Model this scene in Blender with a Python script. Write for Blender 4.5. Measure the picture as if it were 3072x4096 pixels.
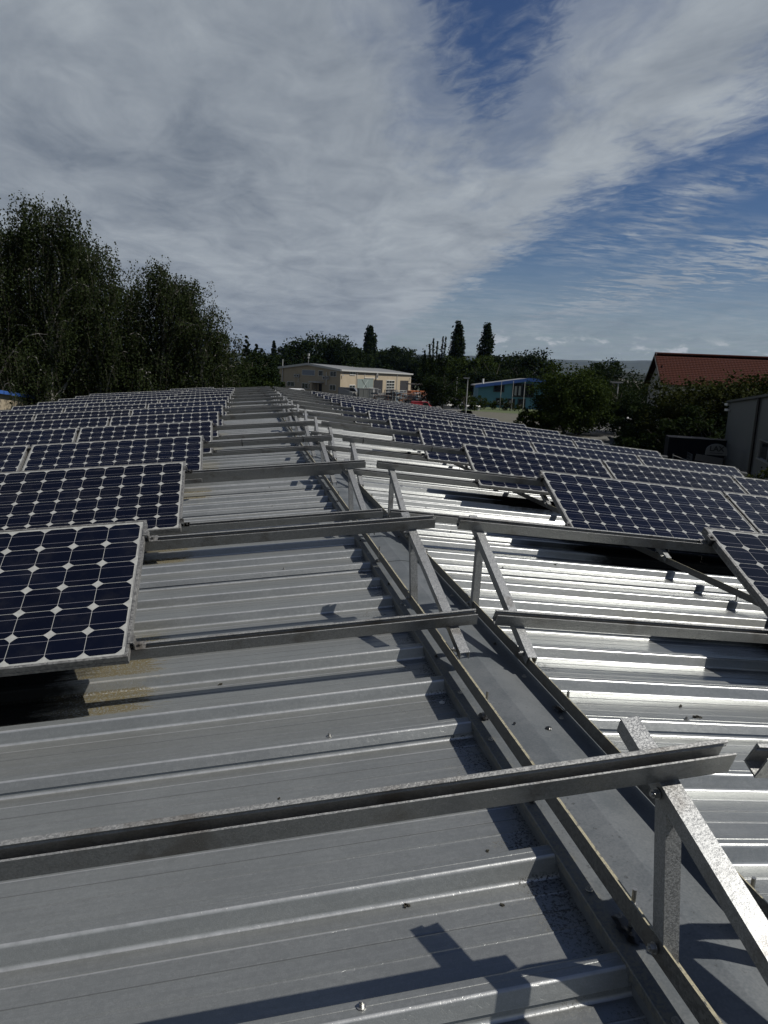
import bpy, math, random
import numpy as np
from mathutils import Vector, Matrix
R = math.radians
random.seed(7); RNG = np.random.default_rng(7)
scene = bpy.context.scene
COL = scene.collection
for o in list(bpy.data.objects): bpy.data.objects.remove(o)

# ------------------------------------------------------------ camera
F_PX, YAW, PITCH, ROLL = 2906.79, 0.19108, -0.18620, 0.04629
CAM = np.array([-0.85413, 0.0, 0.0])
fw = np.array([math.sin(YAW)*math.cos(PITCH), math.cos(YAW)*math.cos(PITCH), math.sin(PITCH)])
r0 = np.array([math.cos(YAW), -math.sin(YAW), 0.0]); u0 = np.cross(r0, fw)
rt = math.cos(ROLL)*r0 + math.sin(ROLL)*u0; up_ = -math.sin(ROLL)*r0 + math.cos(ROLL)*u0
cam = bpy.data.cameras.new('camera'); camo = bpy.data.objects.new('camera', cam); COL.objects.link(camo)
cam.sensor_fit = 'VERTICAL'; cam.sensor_height = 36.0; cam.sensor_width = 27.0
cam.lens = F_PX/4096*36.0
cam.clip_start = 0.05; cam.clip_end = 30000
M = Matrix.Identity(4)
for i in range(3):
    M[i][0] = rt[i]; M[i][1] = up_[i]; M[i][2] = -fw[i]; M[i][3] = CAM[i]
camo.matrix_world = M
scene.camera = camo
scene.render.resolution_x = 768; scene.render.resolution_y = 1024

# ------------------------------------------------------------ light
SUN_AZ, SUN_EL = R(108.0), R(54.0)          # azimuth measured from +Y towards +X
sv = Vector((math.sin(SUN_AZ)*math.cos(SUN_EL), math.cos(SUN_AZ)*math.cos(SUN_EL), math.sin(SUN_EL)))
sl = bpy.data.lights.new('sun', 'SUN'); sl.energy = 4.8; sl.angle = R(0.5); sl.color = (1.0, 0.955, 0.88)
so = bpy.data.objects.new('sun', sl); COL.objects.link(so)
so.rotation_euler = sv.to_track_quat('Z', 'Y').to_euler()
scene.view_settings.view_transform = 'Standard'; scene.view_settings.look = 'None'
scene.view_settings.exposure = 0.32; scene.view_settings.gamma = 1.0

world = bpy.data.worlds.new('World'); scene.world = world; world.use_nodes = True
wt = world.node_tree; wt.nodes.clear()

class NT:
    """small node helper"""
    def __init__(s, tree): s.t = tree
    def n(s, typ, **kw):
        nd = s.t.nodes.new(typ)
        for k, v in kw.items():
            if k.startswith('i_'):
                key = k[2:]; key = int(key) if key.isdigit() else key.replace('_', ' ')
                s.put(nd.inputs[key], v)
            else: setattr(nd, k, v)
        return nd
    def put(s, sock, v):
        if hasattr(v, 'is_output') or isinstance(v, bpy.types.NodeSocket): s.t.links.new(v, sock)
        else: sock.default_value = v
    def m(s, op, a, b=None, c=None, clamp=False):
        nd = s.t.nodes.new('ShaderNodeMath'); nd.operation = op; nd.use_clamp = clamp
        s.put(nd.inputs[0], a)
        if b is not None: s.put(nd.inputs[1], b)
        if c is not None: s.put(nd.inputs[2], c)
        return nd.outputs[0]
    def ss(s, v, lo, hi, a=0.0, b=1.0):
        nd = s.t.nodes.new('ShaderNodeMapRange'); nd.interpolation_type = 'SMOOTHSTEP'
        s.put(nd.inputs['Value'], v); s.put(nd.inputs['From Min'], lo); s.put(nd.inputs['From Max'], hi)
        s.put(nd.inputs['To Min'], a); s.put(nd.inputs['To Max'], b); return nd.outputs[0]
    def mix(s, f, a, b):
        nd = s.t.nodes.new('ShaderNodeMix'); nd.data_type = 'RGBA'
        s.put(nd.inputs[0], f); s.put(nd.inputs[6], a); s.put(nd.inputs[7], b); return nd.outputs[2]
    def noise(s, vec, scale, detail=3.0, rough=0.55, dist=0.0, w=None):
        nd = s.t.nodes.new('ShaderNodeTexNoise')
        if vec is not None: s.put(nd.inputs['Vector'], vec)
        nd.inputs['Scale'].default_value = scale; nd.inputs['Detail'].default_value = detail
        nd.inputs['Roughness'].default_value = rough; nd.inputs['Distortion'].default_value = dist
        return nd.outputs['Fac']
    def xyz(s, v):
        nd = s.t.nodes.new('ShaderNodeSeparateXYZ'); s.put(nd.inputs[0], v); return nd.outputs
    def comb(s, x, y, z):
        nd = s.t.nodes.new('ShaderNodeCombineXYZ'); s.put(nd.inputs[0], x); s.put(nd.inputs[1], y); s.put(nd.inputs[2], z); return nd.outputs[0]

def build_world():
    w = NT(wt)
    tc = w.n('ShaderNodeTexCoord')
    x, y, z = w.xyz(tc.outputs['Generated'])
    sky = w.n('ShaderNodeTexSky', sky_type='NISHITA', sun_disc=False, sun_elevation=SUN_EL, sun_rotation=SUN_AZ,
              altitude=300.0, air_density=1.0, dust_density=0.2, ozone_density=3.0)
    den = w.m('ADD', w.m('MAXIMUM', z, 0.0), 0.06)
    px = w.m('DIVIDE', x, den); py = w.m('DIVIDE', y, den)
    P = w.comb(px, py, 0.0)
    warp = w.noise(P, 1.6, 3.0, 0.5)
    pxw = w.m('ADD', px, w.m('MULTIPLY', w.m('SUBTRACT', warp, 0.5), 0.5))
    Ps = w.comb(px, w.m('MULTIPLY', py, 0.55), 3.0)
    n_big = w.noise(Ps, 1.5, 4.0, 0.55, 0.3)
    n_mid = w.noise(Ps, 5.0, 6.0, 0.62, 0.5)
    n_str = w.noise(w.comb(w.m('ADD', w.m('MULTIPLY', px, 2.2), w.m('MULTIPLY', py, 0.5)), w.m('MULTIPLY', py, 5.5), 1.7), 1.5, 5.0, 0.6, 0.6)
    n_rip = w.noise(w.comb(w.m('MULTIPLY', px, 9.0), w.m('ADD', w.m('MULTIPLY', py, 6.0), w.m('MULTIPLY', px, 4.0)), 0.0), 2.0, 5.0, 0.62, 0.6)
    n_lump0 = w.noise(P, 3.0, 4.0, 0.6, 0.5)
    # main cloud sheet: everything left of an edge running away from the viewer
    edge = w.m('ADD', 1.30, w.m('MULTIPLY', py, 0.055))
    d1 = w.m('SUBTRACT', edge, w.m('ADD', pxw, w.m('ADD', w.m('MULTIPLY', w.m('SUBTRACT', n_rip, 0.5), 0.34), w.m('MULTIPLY', w.m('SUBTRACT', n_lump0, 0.5), 0.5))))
    sheet = w.ss(d1, -0.17, 0.22)
    # blue gap high up in the middle
    gx = w.m('DIVIDE', w.m('SUBTRACT', w.m('SUBTRACT', px, w.m('MULTIPLY', w.m('SUBTRACT', py, 1.8), 0.26)), 0.56), w.m('ADD', 0.19, w.m('MULTIPLY', w.m('SUBTRACT', 2.0, py), 0.03)))
    gy = w.m('DIVIDE', w.m('SUBTRACT', py, 1.55), 0.95)
    gr = w.m('ADD', w.m('MULTIPLY', gx, gx), w.m('MULTIPLY', gy, gy))
    gr = w.m('ADD', gr, w.m('MULTIPLY', w.m('SUBTRACT', n_rip, 0.5), 2.0))
    gap = w.ss(gr, 0.0, 2.1, 1.0, 0.0)
    gr2 = w.m('ADD', w.m('ADD', w.m('MULTIPLY', w.m('MULTIPLY', gx, gx), 0.20), w.m('MULTIPLY', w.m('MULTIPLY', gy, gy), 0.30)), w.m('MULTIPLY', w.m('SUBTRACT', n_mid, 0.5), 2.4))
    gap2 = w.ss(gr2, 0.1, 1.3, 0.50, 0.0)
    cover = w.m('MULTIPLY', sheet, w.m('SUBTRACT', 1.0, w.m('MAXIMUM', w.m('MULTIPLY', gap, 0.99), gap2)))
    n_cel0 = w.noise(w.comb(w.m('MULTIPLY', px, 1.0), w.m('MULTIPLY', py, 2.0), 4.0), 5.0, 6.0, 0.65, 1.2)
    # wisps in the blue to the right
    def band(c, wdt, amp, lo, hi):
        b = w.m('SUBTRACT', 1.0, w.m('ABSOLUTE', w.m('DIVIDE', w.m('SUBTRACT', pxw, c), wdt)), clamp=True)
        b = w.m('MULTIPLY', b, w.ss(py, lo, lo+0.5))
        b = w.m('MULTIPLY', b, w.ss(py, hi, hi+1.2, 1.0, 0.0))
        return w.m('MULTIPLY', b, amp)
    wis = w.m('ADD', band(1.86, 0.30, 0.9, 1.9, 3.6), band(2.75, 0.80, 1.5, 2.9, 12.0))
    wis = w.m('MULTIPLY', wis, w.ss(w.m('ADD', w.m('MULTIPLY', n_str, 0.55), w.m('MULTIPLY', n_cel0, 0.45)), 0.40, 0.64))
    wis = w.m('MINIMUM', wis, 0.8)
    cover = w.m('MAXIMUM', cover, wis)
    # everything pales towards the horizon
    low = w.ss(z, 0.04, 0.17, 1.0, 0.0)
    cover = w.m('MAXIMUM', cover, w.m('MULTIPLY', low, w.m('ADD', 0.62, w.m('MULTIPLY', w.m('SUBTRACT', n_str, 0.5), 1.6))))
    cover = w.m('MULTIPLY', cover, w.ss(z, 0.42, 0.72, 1.0, 0.12))     # it clears overhead
    cover = w.m('MINIMUM', w.m('MAXIMUM', cover, 0.0), 1.0)
    # cloud tone
    n_lump = w.noise(w.comb(px, w.m('MULTIPLY', py, 0.6), 7.0), 3.4, 5.0, 0.6, 0.8)
    n_cel = w.noise(w.comb(w.m('MULTIPLY', px, 1.4), w.m('MULTIPLY', py, 0.85), 2.0), 10.0, 6.0, 0.62, 1.0)
    tone = w.m('ADD', w.m('MULTIPLY', w.m('SUBTRACT', n_big, 0.5), 1.1), w.m('ADD', w.m('MULTIPLY', w.m('SUBTRACT', n_lump, 0.5), 1.05), w.m('MULTIPLY', w.m('SUBTRACT', n_cel, 0.5), 0.20)))
    tone = w.m('ADD', w.m('ADD', tone, w.m('MULTIPLY', w.m('SUBTRACT', n_rip, 0.5), 0.06)), w.m('ADD', 0.51, w.m('MULTIPLY', w.ss(px, -0.7, 0.9), 0.10)))
    tone = w.m('ADD', tone, w.m('MULTIPLY', w.ss(w.m('SUBTRACT', d1, 0.0), 0.0, 0.9, 1.0, 0.0), 0.16), clamp=True)
    ccol = w.mix(tone, (0.110, 0.134, 0.172, 1), (0.305, 0.335, 0.365, 1))
    # the layer darkens a little near the horizon
    ccol = w.mix(w.m('MULTIPLY', w.ss(z, 0.0, 0.14, 1.0, 0.0), 0.55), ccol, (0.125, 0.150, 0.190, 1))
    # small heaped clouds low over the hills
    ang = w.comb(w.m('MULTIPLY', w.m('ARCTAN2', x, y), 26.0), w.m('MULTIPLY', z, 60.0), 0.0)
    puff = w.noise(ang, 1.0, 5.0, 0.55, 0.2)
    zone = w.m('MULTIPLY', w.ss(z, 0.026, 0.040), w.ss(z, 0.05, 0.072, 1.0, 0.0))
    zone = w.m('MULTIPLY', zone, w.ss(x, 0.20, 0.34))
    puffm = w.m('MULTIPLY', w.ss(puff, 0.52, 0.62), zone)
    bg1 = w.n('ShaderNodeBackground'); hs = w.n('ShaderNodeHueSaturation'); hs.inputs['Saturation'].default_value = 1.2; hs.inputs['Hue'].default_value = 0.512; w.put(hs.inputs['Color'], sky.outputs[0]); w.put(bg1.inputs[0], hs.outputs[0]); bg1.inputs[1].default_value = 0.037
    dt = w.m('MAXIMUM', w.m('ADD', w.m('ADD', w.m('MULTIPLY', x, sv[0]), w.m('MULTIPLY', y, sv[1])), w.m('MULTIPLY', z, sv[2])), 0.0)
    glow = w.m('ADD', 1.0, w.m('MULTIPLY', w.m('POWER', dt, 6.0), 2.2))     # thin cloud glows around the sun
    bg2 = w.n('ShaderNodeBackground'); w.put(bg2.inputs[0], w.mix(puffm, ccol, (0.34, 0.36, 0.385, 1))); w.put(bg2.inputs[1], w.m('MULTIPLY', glow, 1.0))
    ms = w.n('ShaderNodeMixShader'); w.put(ms.inputs[0], w.m('MAXIMUM', cover, puffm)); w.put(ms.inputs[1], bg1.outputs[0]); w.put(ms.inputs[2], bg2.outputs[0])
    out = w.n('ShaderNodeOutputWorld'); w.put(out.inputs[0], ms.outputs[0])
build_world()

# ------------------------------------------------------------ helpers
def ray(px, py):
    d = fw + rt*(px-1536)/F_PX - up_*(py-2048)/F_PX
    return d/np.linalg.norm(d)
def at(px, py, dist):
    """the point a given horizontal distance away in the direction of a photo pixel"""
    d = ray(px, py); k = dist/math.hypot(d[0], d[1]); return CAM + d*k
def onwall(px, py, A, B):
    """hit of a viewing direction with the vertical plane through ground points A, B -> (s along A->B, z)"""
    d = ray(px, py); A = np.array(A[:2]); B = np.array(B[:2]); e = B-A; L = np.linalg.norm(e); e = e/L
    n = np.array([e[1], -e[0]]); k = ((A-CAM[:2])@n)/(d[:2]@n); X = CAM + d*k
    return (X[:2]-A)@e, X[2]

class MB:
    def __init__(s): s.v = []; s.f = []; s.sm = []
    def quadstrip(s, A, B, smooth=None, close=False):
        n = len(A); b = len(s.v); s.v += [tuple(p) for p in A] + [tuple(p) for p in B]
        for i in range(n if close else n-1):
            j = (i+1) % n; s.f.append((b+i, b+j, b+n+j, b+n+i)); s.sm.append(bool(smooth[i]) if smooth else False)
    def poly(s, pts): b = len(s.v); s.v += [tuple(p) for p in pts]; s.f.append(tuple(range(b, b+len(pts)))); s.sm.append(False)
    def prism(s, A, B, caps=True, smooth=None):
        s.quadstrip(A, B, smooth, close=True)
        if caps: s.poly(list(A)[::-1]); s.poly(B)
    def box(s, c, sx, sy, sz, Rm=None):
        c = np.array(c, float)
        P = [np.array([a*sx/2, b*sy/2, d*sz/2]) for a, b, d in ((-1,-1,-1),(1,-1,-1),(1,1,-1),(-1,1,-1),(-1,-1,1),(1,-1,1),(1,1,1),(-1,1,1))]
        if Rm is not None: P = [Rm@p for p in P]
        b = len(s.v); s.v += [tuple(c+p) for p in P]
        for q in ((3,2,1,0),(4,5,6,7),(0,1,5,4),(1,2,6,5),(2,3,7,6),(3,0,4,7)): s.f.append(tuple(b+i for i in q)); s.sm.append(False)
    def bar(s, a, b_, r1, r2=None, n=8, caps=True):
        a = np.array(a, float); b_ = np.array(b_, float); r2 = r1 if r2 is None else r2
        d = b_-a; d /= np.linalg.norm(d); t = np.array([1, 0, 0]) if abs(d[0]) < .8 else np.array([0, 1, 0])
        p = np.cross(d, t); p /= np.linalg.norm(p); q = np.cross(d, p)
        ring = lambda c, r: [c + r*(math.cos(2*math.pi*i/n)*p + math.sin(2*math.pi*i/n)*q) for i in range(n)]
        s.prism(ring(a, r1), ring(b_, r2), caps, [n > 6]*n)
    def mesh(s, name):
        me = bpy.data.meshes.new(name); me.from_pydata(s.v, [], s.f); me.polygons.foreach_set('use_smooth', s.sm); me.update(); return me
    def build(s, name, mat, parent=None):
        me = s.mesh(name); me.materials.append(mat); return link(name, me, parent)
def link(name, me, parent=None):
    o = bpy.data.objects.new(name, me); COL.objects.link(o)
    if parent is not None: o.parent = parent
    return o
def tag(o, label=None, cat=None, group=None, kind=None):
    if label: o['label'] = label
    if cat: o['category'] = cat
    if group: o['group'] = group
    if kind: o['kind'] = kind
    return o
def thing(name, loc, label, cat, group=None, rot=None):
    o = bpy.data.objects.new(name, None); COL.objects.link(o); o.empty_display_size = 0.1
    if rot is not None:
        m = Matrix.Identity(4)
        for i in range(3):
            for j in range(3): m[i][j] = rot[i][j]
            m[i][3] = loc[i]
        o.matrix_world = m
    else: o.location = loc
    return tag(o, label, cat, group)
def copy_tree(src, parent=None):
    c = src.copy(); COL.objects.link(c)
    if parent is not None: c.parent = parent
    for ch in list(src.children): copy_tree(ch, c)
    return c
def rotz(a): c, s_ = math.cos(a), math.sin(a); return np.array([[c, -s_, 0], [s_, c, 0], [0, 0, 1]])
ORD = ['first', 'second', 'third', 'fourth', 'fifth', 'sixth', 'seventh', 'eighth', 'ninth', 'tenth', 'eleventh', 'twelfth', 'thirteenth']

# ------------------------------------------------------------ materials
def mat(name, col=(0.5, 0.5, 0.5), rough=0.6, metal=0.0, spec=0.5):
    m = bpy.data.materials.new(name); m.use_nodes = True
    b = m.node_tree.nodes['Principled BSDF']
    b.inputs['Base Color'].default_value = (*col, 1); b.inputs['Roughness'].default_value = rough
    b.inputs['Metallic'].default_value = metal; b.inputs['Specular IOR Level'].default_value = spec
    return m, NT(m.node_tree), b
def bump(w, b, h, dist, strength=1.0, prev=None):
    nd = w.n('ShaderNodeBump'); nd.inputs['Distance'].default_value = dist; nd.inputs['Strength'].default_value = strength
    w.put(nd.inputs['Height'], h)
    if prev is not None: w.put(nd.inputs['Normal'], prev)
    w.put(b.inputs['Normal'], nd.outputs[0]); return nd.outputs[0]

def noisy(name, c1, c2, scale, rough=0.7, metal=0.0, detail=4.0, bumpd=0.0, coord='Object', rvar=0.0, spec=0.5):
    m, w, b = mat(name, c1, rough, metal, spec)
    tc = w.n('ShaderNodeTexCoord').outputs[coord]
    n = w.noise(tc, scale, detail, 0.6)
    w.put(b.inputs['Base Color'], w.mix(w.ss(n, 0.3, 0.7), (*c1, 1), (*c2, 1)))
    if rvar: w.put(b.inputs['Roughness'], w.m('ADD', rough-rvar/2, w.m('MULTIPLY', n, rvar)))
    if bumpd: bump(w, b, n, bumpd)
    return m

# galvanised steel of rails and struts: coarse spangle
def galv(name, c1, c2, scale, metal, rough, coord='Object', stain=None):
    m, w, b = mat(name, c1, rough, metal)
    geo = w.n('ShaderNodeNewGeometry').outputs['Position']
    vo = w.n('ShaderNodeTexVoronoi'); vo.feature = 'F1'; vo.inputs['Scale'].default_value = scale; w.put(vo.inputs['Vector'], geo)
    vr = w.xyz(vo.outputs['Color'])[0]
    n = w.noise(geo, scale*0.35, 5.0, 0.65)
    f = w.m('ADD', w.m('MULTIPLY', vr, 0.55), w.m('MULTIPLY', n, 0.55))
    c = w.mix(w.ss(f, 0.25, 0.85), (*c1, 1), (*c2, 1))
    st = w.noise(geo, 7.0, 5.0, 0.6)
    c = w.mix(w.m('MULTIPLY', w.ss(st, 0.52, 0.72), 0.60), c, (0.075, 0.062, 0.048, 1))
    if stain: 
        ns = w.noise(geo, 45.0, 5.0, 0.7)
        nz_ = w.xyz(w.n('ShaderNodeNewGeometry').outputs['True Normal'])[2]
        c = w.mix(w.m('MULTIPLY', w.m('MULTIPLY', w.ss(ns, 0.36, 0.52), w.ss(nz_, 0.5, 0.8)), stain[1]), c, (*stain[0], 1))
    w.put(b.inputs['Base Color'], c)
    w.put(b.inputs['Roughness'], w.m('ADD', rough-0.12, w.m('MULTIPLY', vr, 0.24)))
    bump(w, b, f, 0.0012, 0.5)
    return m
M_RAIL = galv('galvanised_rail', (0.165, 0.168, 0.166), (0.235, 0.238, 0.235), 330.0, 0.45, 0.40)
M_STRUT = galv('galvanised_strut', (0.17, 0.176, 0.18), (0.29, 0.298, 0.30), 420.0, 0.60, 0.42)
M_ANGLE = galv('lichened_angle', (0.07, 0.07, 0.066), (0.14, 0.14, 0.13), 200.0, 0.25, 0.6, stain=((0.33, 0.30, 0.20), 0.75))
M_ALU = galv('aluminium_frame', (0.10, 0.10, 0.098), (0.175, 0.175, 0.17), 120.0, 0.40, 0.42)
M_STEEL = mat('stainless_steel', (0.32, 0.32, 0.31), 0.35, 0.85)[0]
M_BLACK = mat('black_sealant', (0.006, 0.006, 0.006), 0.32, 0.0)[0]
M_TIE = mat('black_plastic', (0.008, 0.008, 0.008), 0.5, 0.0)[0]

PITCHY, CREST0 = 0.32914, 1.41037
Y1L, Y1R, ROWP, HTOP, XR = 3.20778, 3.16221, 2.07726, -0.54763, 0.02012
SL = 0.08673
TILT = 0.40591
AL, AR = 1.30376, 1.35143
HC, HR = 0.51691, 0.042
FRONT0 = 0.023
def roof_mat(side):
    m, w, b = mat('zinc_roof_sheet_'+side, (0.2, 0.2, 0.2), 0.45, 0.55)
    geo = w.n('ShaderNodeNewGeometry').outputs['Position']
    x, y, z = w.xyz(geo)
    fine = w.noise(geo, 420.0, 2.0, 0.6)
    vo = w.n('ShaderNodeTexVoronoi'); vo.inputs['Scale'].default_value = 110.0; w.put(vo.inputs['Vector'], geo)
    spang = w.xyz(vo.outputs['Color'])[0]
    streak = w.noise(w.comb(w.m('MULTIPLY', x, 1.2), w.m('MULTIPLY', y, 30.0), 0.0), 3.0, 5.0, 0.65)
    blot = w.noise(geo, 3.5, 5.0, 0.6)
    spots = w.noise(geo, 60.0, 3.0, 0.5)
    f = w.m('ADD', w.m('ADD', w.m('MULTIPLY', streak, 0.30), w.m('MULTIPLY', blot, 0.22)), w.m('ADD', w.m('MULTIPLY', fine, 0.36), w.m('MULTIPLY', spang, 0.06)))
    c = w.mix(w.ss(f, 0.36, 0.66), (0.200, 0.209, 0.206, 1), (0.272, 0.282, 0.278, 1))
    c = w.mix(w.m('MULTIPLY', w.ss(spots, 0.66, 0.76), 0.25), c, (0.30, 0.315, 0.32, 1))
    c = w.mix(w.m('MULTIPLY', w.ss(w.noise(geo, 11.0, 6.0, 0.7), 0.58, 0.74), 0.22), c, (0.12, 0.122, 0.12, 1))
    # sun highlights painted along the folds: crest, foot and the small stiffening beads
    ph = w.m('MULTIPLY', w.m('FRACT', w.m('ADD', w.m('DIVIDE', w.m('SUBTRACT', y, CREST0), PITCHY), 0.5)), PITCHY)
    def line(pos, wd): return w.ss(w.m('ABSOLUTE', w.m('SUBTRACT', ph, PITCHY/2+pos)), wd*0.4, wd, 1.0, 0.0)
    fold_glint = w.m('MAXIMUM', w.m('MAXIMUM', line(0.0, 0.0042), line(-FRONT0, 0.0045)), w.m('MULTIPLY', w.m('MAXIMUM', line(-FRONT0-0.048, 0.0028), line(-FRONT0-0.153, 0.0028)), 0.75))
    fold_glint = w.m('MULTIPLY', fold_glint, w.ss(w.noise(geo, 30.0, 4.0, 0.6), 0.25, 0.6, 0.55, 1.0))
    c = w.mix(w.m('MULTIPLY', fold_glint, 0.75), c, (0.50, 0.51, 0.51, 1))
    c = w.mix(w.m('MULTIPLY', line(-FRONT0-0.100, 0.0022), 0.5), c, (0.07, 0.072, 0.072, 1))
    # grit collected at the closure beside the ridge, in the pans only
    dx = w.m('ABSOLUTE', w.m('SUBTRACT', x, 0.035))
    sa = -1 if side == 'left' else 1
    zl = w.m('ADD', z, w.m('MULTIPLY', w.m('ABSOLUTE', w.m('SUBTRACT', x, XR)), math.tan(SL)))
    pan = w.ss(zl, HTOP-HC-HR+0.006, HTOP-HC-HR+0.016, 1.0, 0.0)
    grit = w.noise(geo, 150.0, 3.0, 0.7); gl = w.noise(geo, 9.0, 3.0, 0.5)
    near = w.ss(w.m('ADD', dx, w.m('MULTIPLY', w.m('SUBTRACT', gl, 0.5), 0.55)), 0.17, 0.33, 1.0, 0.0)
    gm = w.m('MULTIPLY', w.m('MULTIPLY', near, pan), w.ss(w.m('ADD', grit, w.m('MULTIPLY', near, 0.10)), 0.61, 0.67))
    c = w.mix(w.m('MULTIPLY', gm, 0.9), c, (0.018, 0.018, 0.017, 1))
    # black film that never gets rained off plus painted panel shadow beneath the rows, brown algae where water drips off their edge
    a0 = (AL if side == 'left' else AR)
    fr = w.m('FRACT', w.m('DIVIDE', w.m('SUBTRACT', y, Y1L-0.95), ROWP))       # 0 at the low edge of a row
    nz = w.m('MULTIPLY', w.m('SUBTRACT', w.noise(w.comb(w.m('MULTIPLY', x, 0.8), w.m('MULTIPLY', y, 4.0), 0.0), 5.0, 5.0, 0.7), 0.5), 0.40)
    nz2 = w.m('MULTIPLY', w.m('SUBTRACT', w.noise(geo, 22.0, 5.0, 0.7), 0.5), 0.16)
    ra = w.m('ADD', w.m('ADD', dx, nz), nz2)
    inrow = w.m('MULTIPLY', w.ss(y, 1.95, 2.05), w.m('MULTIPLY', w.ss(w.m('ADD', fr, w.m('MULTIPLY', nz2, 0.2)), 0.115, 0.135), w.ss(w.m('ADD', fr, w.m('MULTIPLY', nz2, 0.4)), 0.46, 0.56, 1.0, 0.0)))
    film_shade = w.m('MULTIPLY', inrow, w.ss(ra, a0+0.12, a0+0.34))
    nzs = w.m('MULTIPLY', w.m('SUBTRACT', w.noise(w.comb(w.m('MULTIPLY', x, 3.0), w.m('MULTIPLY', y, 26.0), 0.0), 4.0, 4.0, 0.7), 0.5), 0.5)
    alg = w.m('MULTIPLY', w.m('MULTIPLY', inrow, w.ss(w.m('ADD', dx, nzs), a0-0.09, a0-0.03)), w.m('MULTIPLY', w.m('MAXIMUM', pan, 0.35), w.ss(w.noise(geo, 130.0, 4.0, 0.7), 0.34, 0.52)))
    c = w.mix(w.m('MULTIPLY', alg, 0.9 if side == 'left' else 0.15), c, (0.072, 0.053, 0.010, 1))
    c = w.mix(w.m('MULTIPLY', film_shade, 0.95), c, (0.012, 0.012, 0.011, 1))
    w.put(b.inputs['Base Color'], c)
    dirt_shade = w.m('MAXIMUM', w.m('MAXIMUM', gm, film_shade), w.m('MULTIPLY', alg, 0.7))
    w.put(b.inputs['Metallic'], w.m('MULTIPLY', w.m('SUBTRACT', 1.0, dirt_shade), 0.66))
    w.put(b.inputs['Specular IOR Level'], w.m('MULTIPLY', w.m('SUBTRACT', 1.0, film_shade), 0.5))
    rg = w.m('ADD', 0.29, w.m('ADD', w.m('MULTIPLY', blot, 0.10), w.m('MULTIPLY', spang, 0.03)))
    w.put(b.inputs['Roughness'], w.m('ADD', rg, w.m('MULTIPLY', dirt_shade, 0.4), clamp=True))
    wav = w.noise(w.comb(w.m('MULTIPLY', x, 0.7), y, 0.0), 4.0, 2.0, 0.5)
    nb = bump(w, b, wav, 0.010, 0.14)
    bump(w, b, w.m('ADD', fine, w.m('MULTIPLY', spang, 0.5)), 0.0006, 0.35, nb)
    return m
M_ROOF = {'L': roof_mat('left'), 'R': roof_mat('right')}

def cap_mat():
    m, w, b = mat('ridge_cap_sheet', (0.15, 0.16, 0.165), 0.5, 0.35)
    geo = w.n('ShaderNodeNewGeometry').outputs['Position']; x, y, z = w.xyz(geo)
    n = w.noise(geo, 5.0, 6.0, 0.6); f = w.noise(geo, 160.0, 3.0, 0.6)
    c = w.mix(w.ss(w.m('ADD', w.m('MULTIPLY', n, 0.7), w.m('MULTIPLY', f, 0.3)), 0.38, 0.62), (0.082, 0.092, 0.099, 1), (0.125, 0.134, 0.140, 1))
    gr = w.m('MULTIPLY', w.ss(w.noise(geo, 75.0, 4.0, 0.7), 0.60, 0.68), w.ss(w.noise(geo, 3.0, 2.0, 0.5), 0.45, 0.6))
    c = w.mix(w.m('MULTIPLY', gr, 0.6), c, (0.03, 0.03, 0.028, 1))
    lich = w.m('MULTIPLY', w.ss(w.m('ADD', x, w.m('MULTIPLY', w.m('SUBTRACT', w.noise(geo, 30.0, 4.0, 0.6), 0.5), 0.05)), -0.118, -0.098, 1.0, 0.0), w.ss(w.noise(geo, 120.0, 3.0, 0.6), 0.42, 0.56))
    c = w.mix(w.m('MULTIPLY', lich, 0.5), c, (0.20, 0.185, 0.135, 1))
    w.put(b.inputs['Base Color'], c)
    bump(w, b, n, 0.006, 0.3)
    return m
M_CAP = cap_mat()

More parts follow.
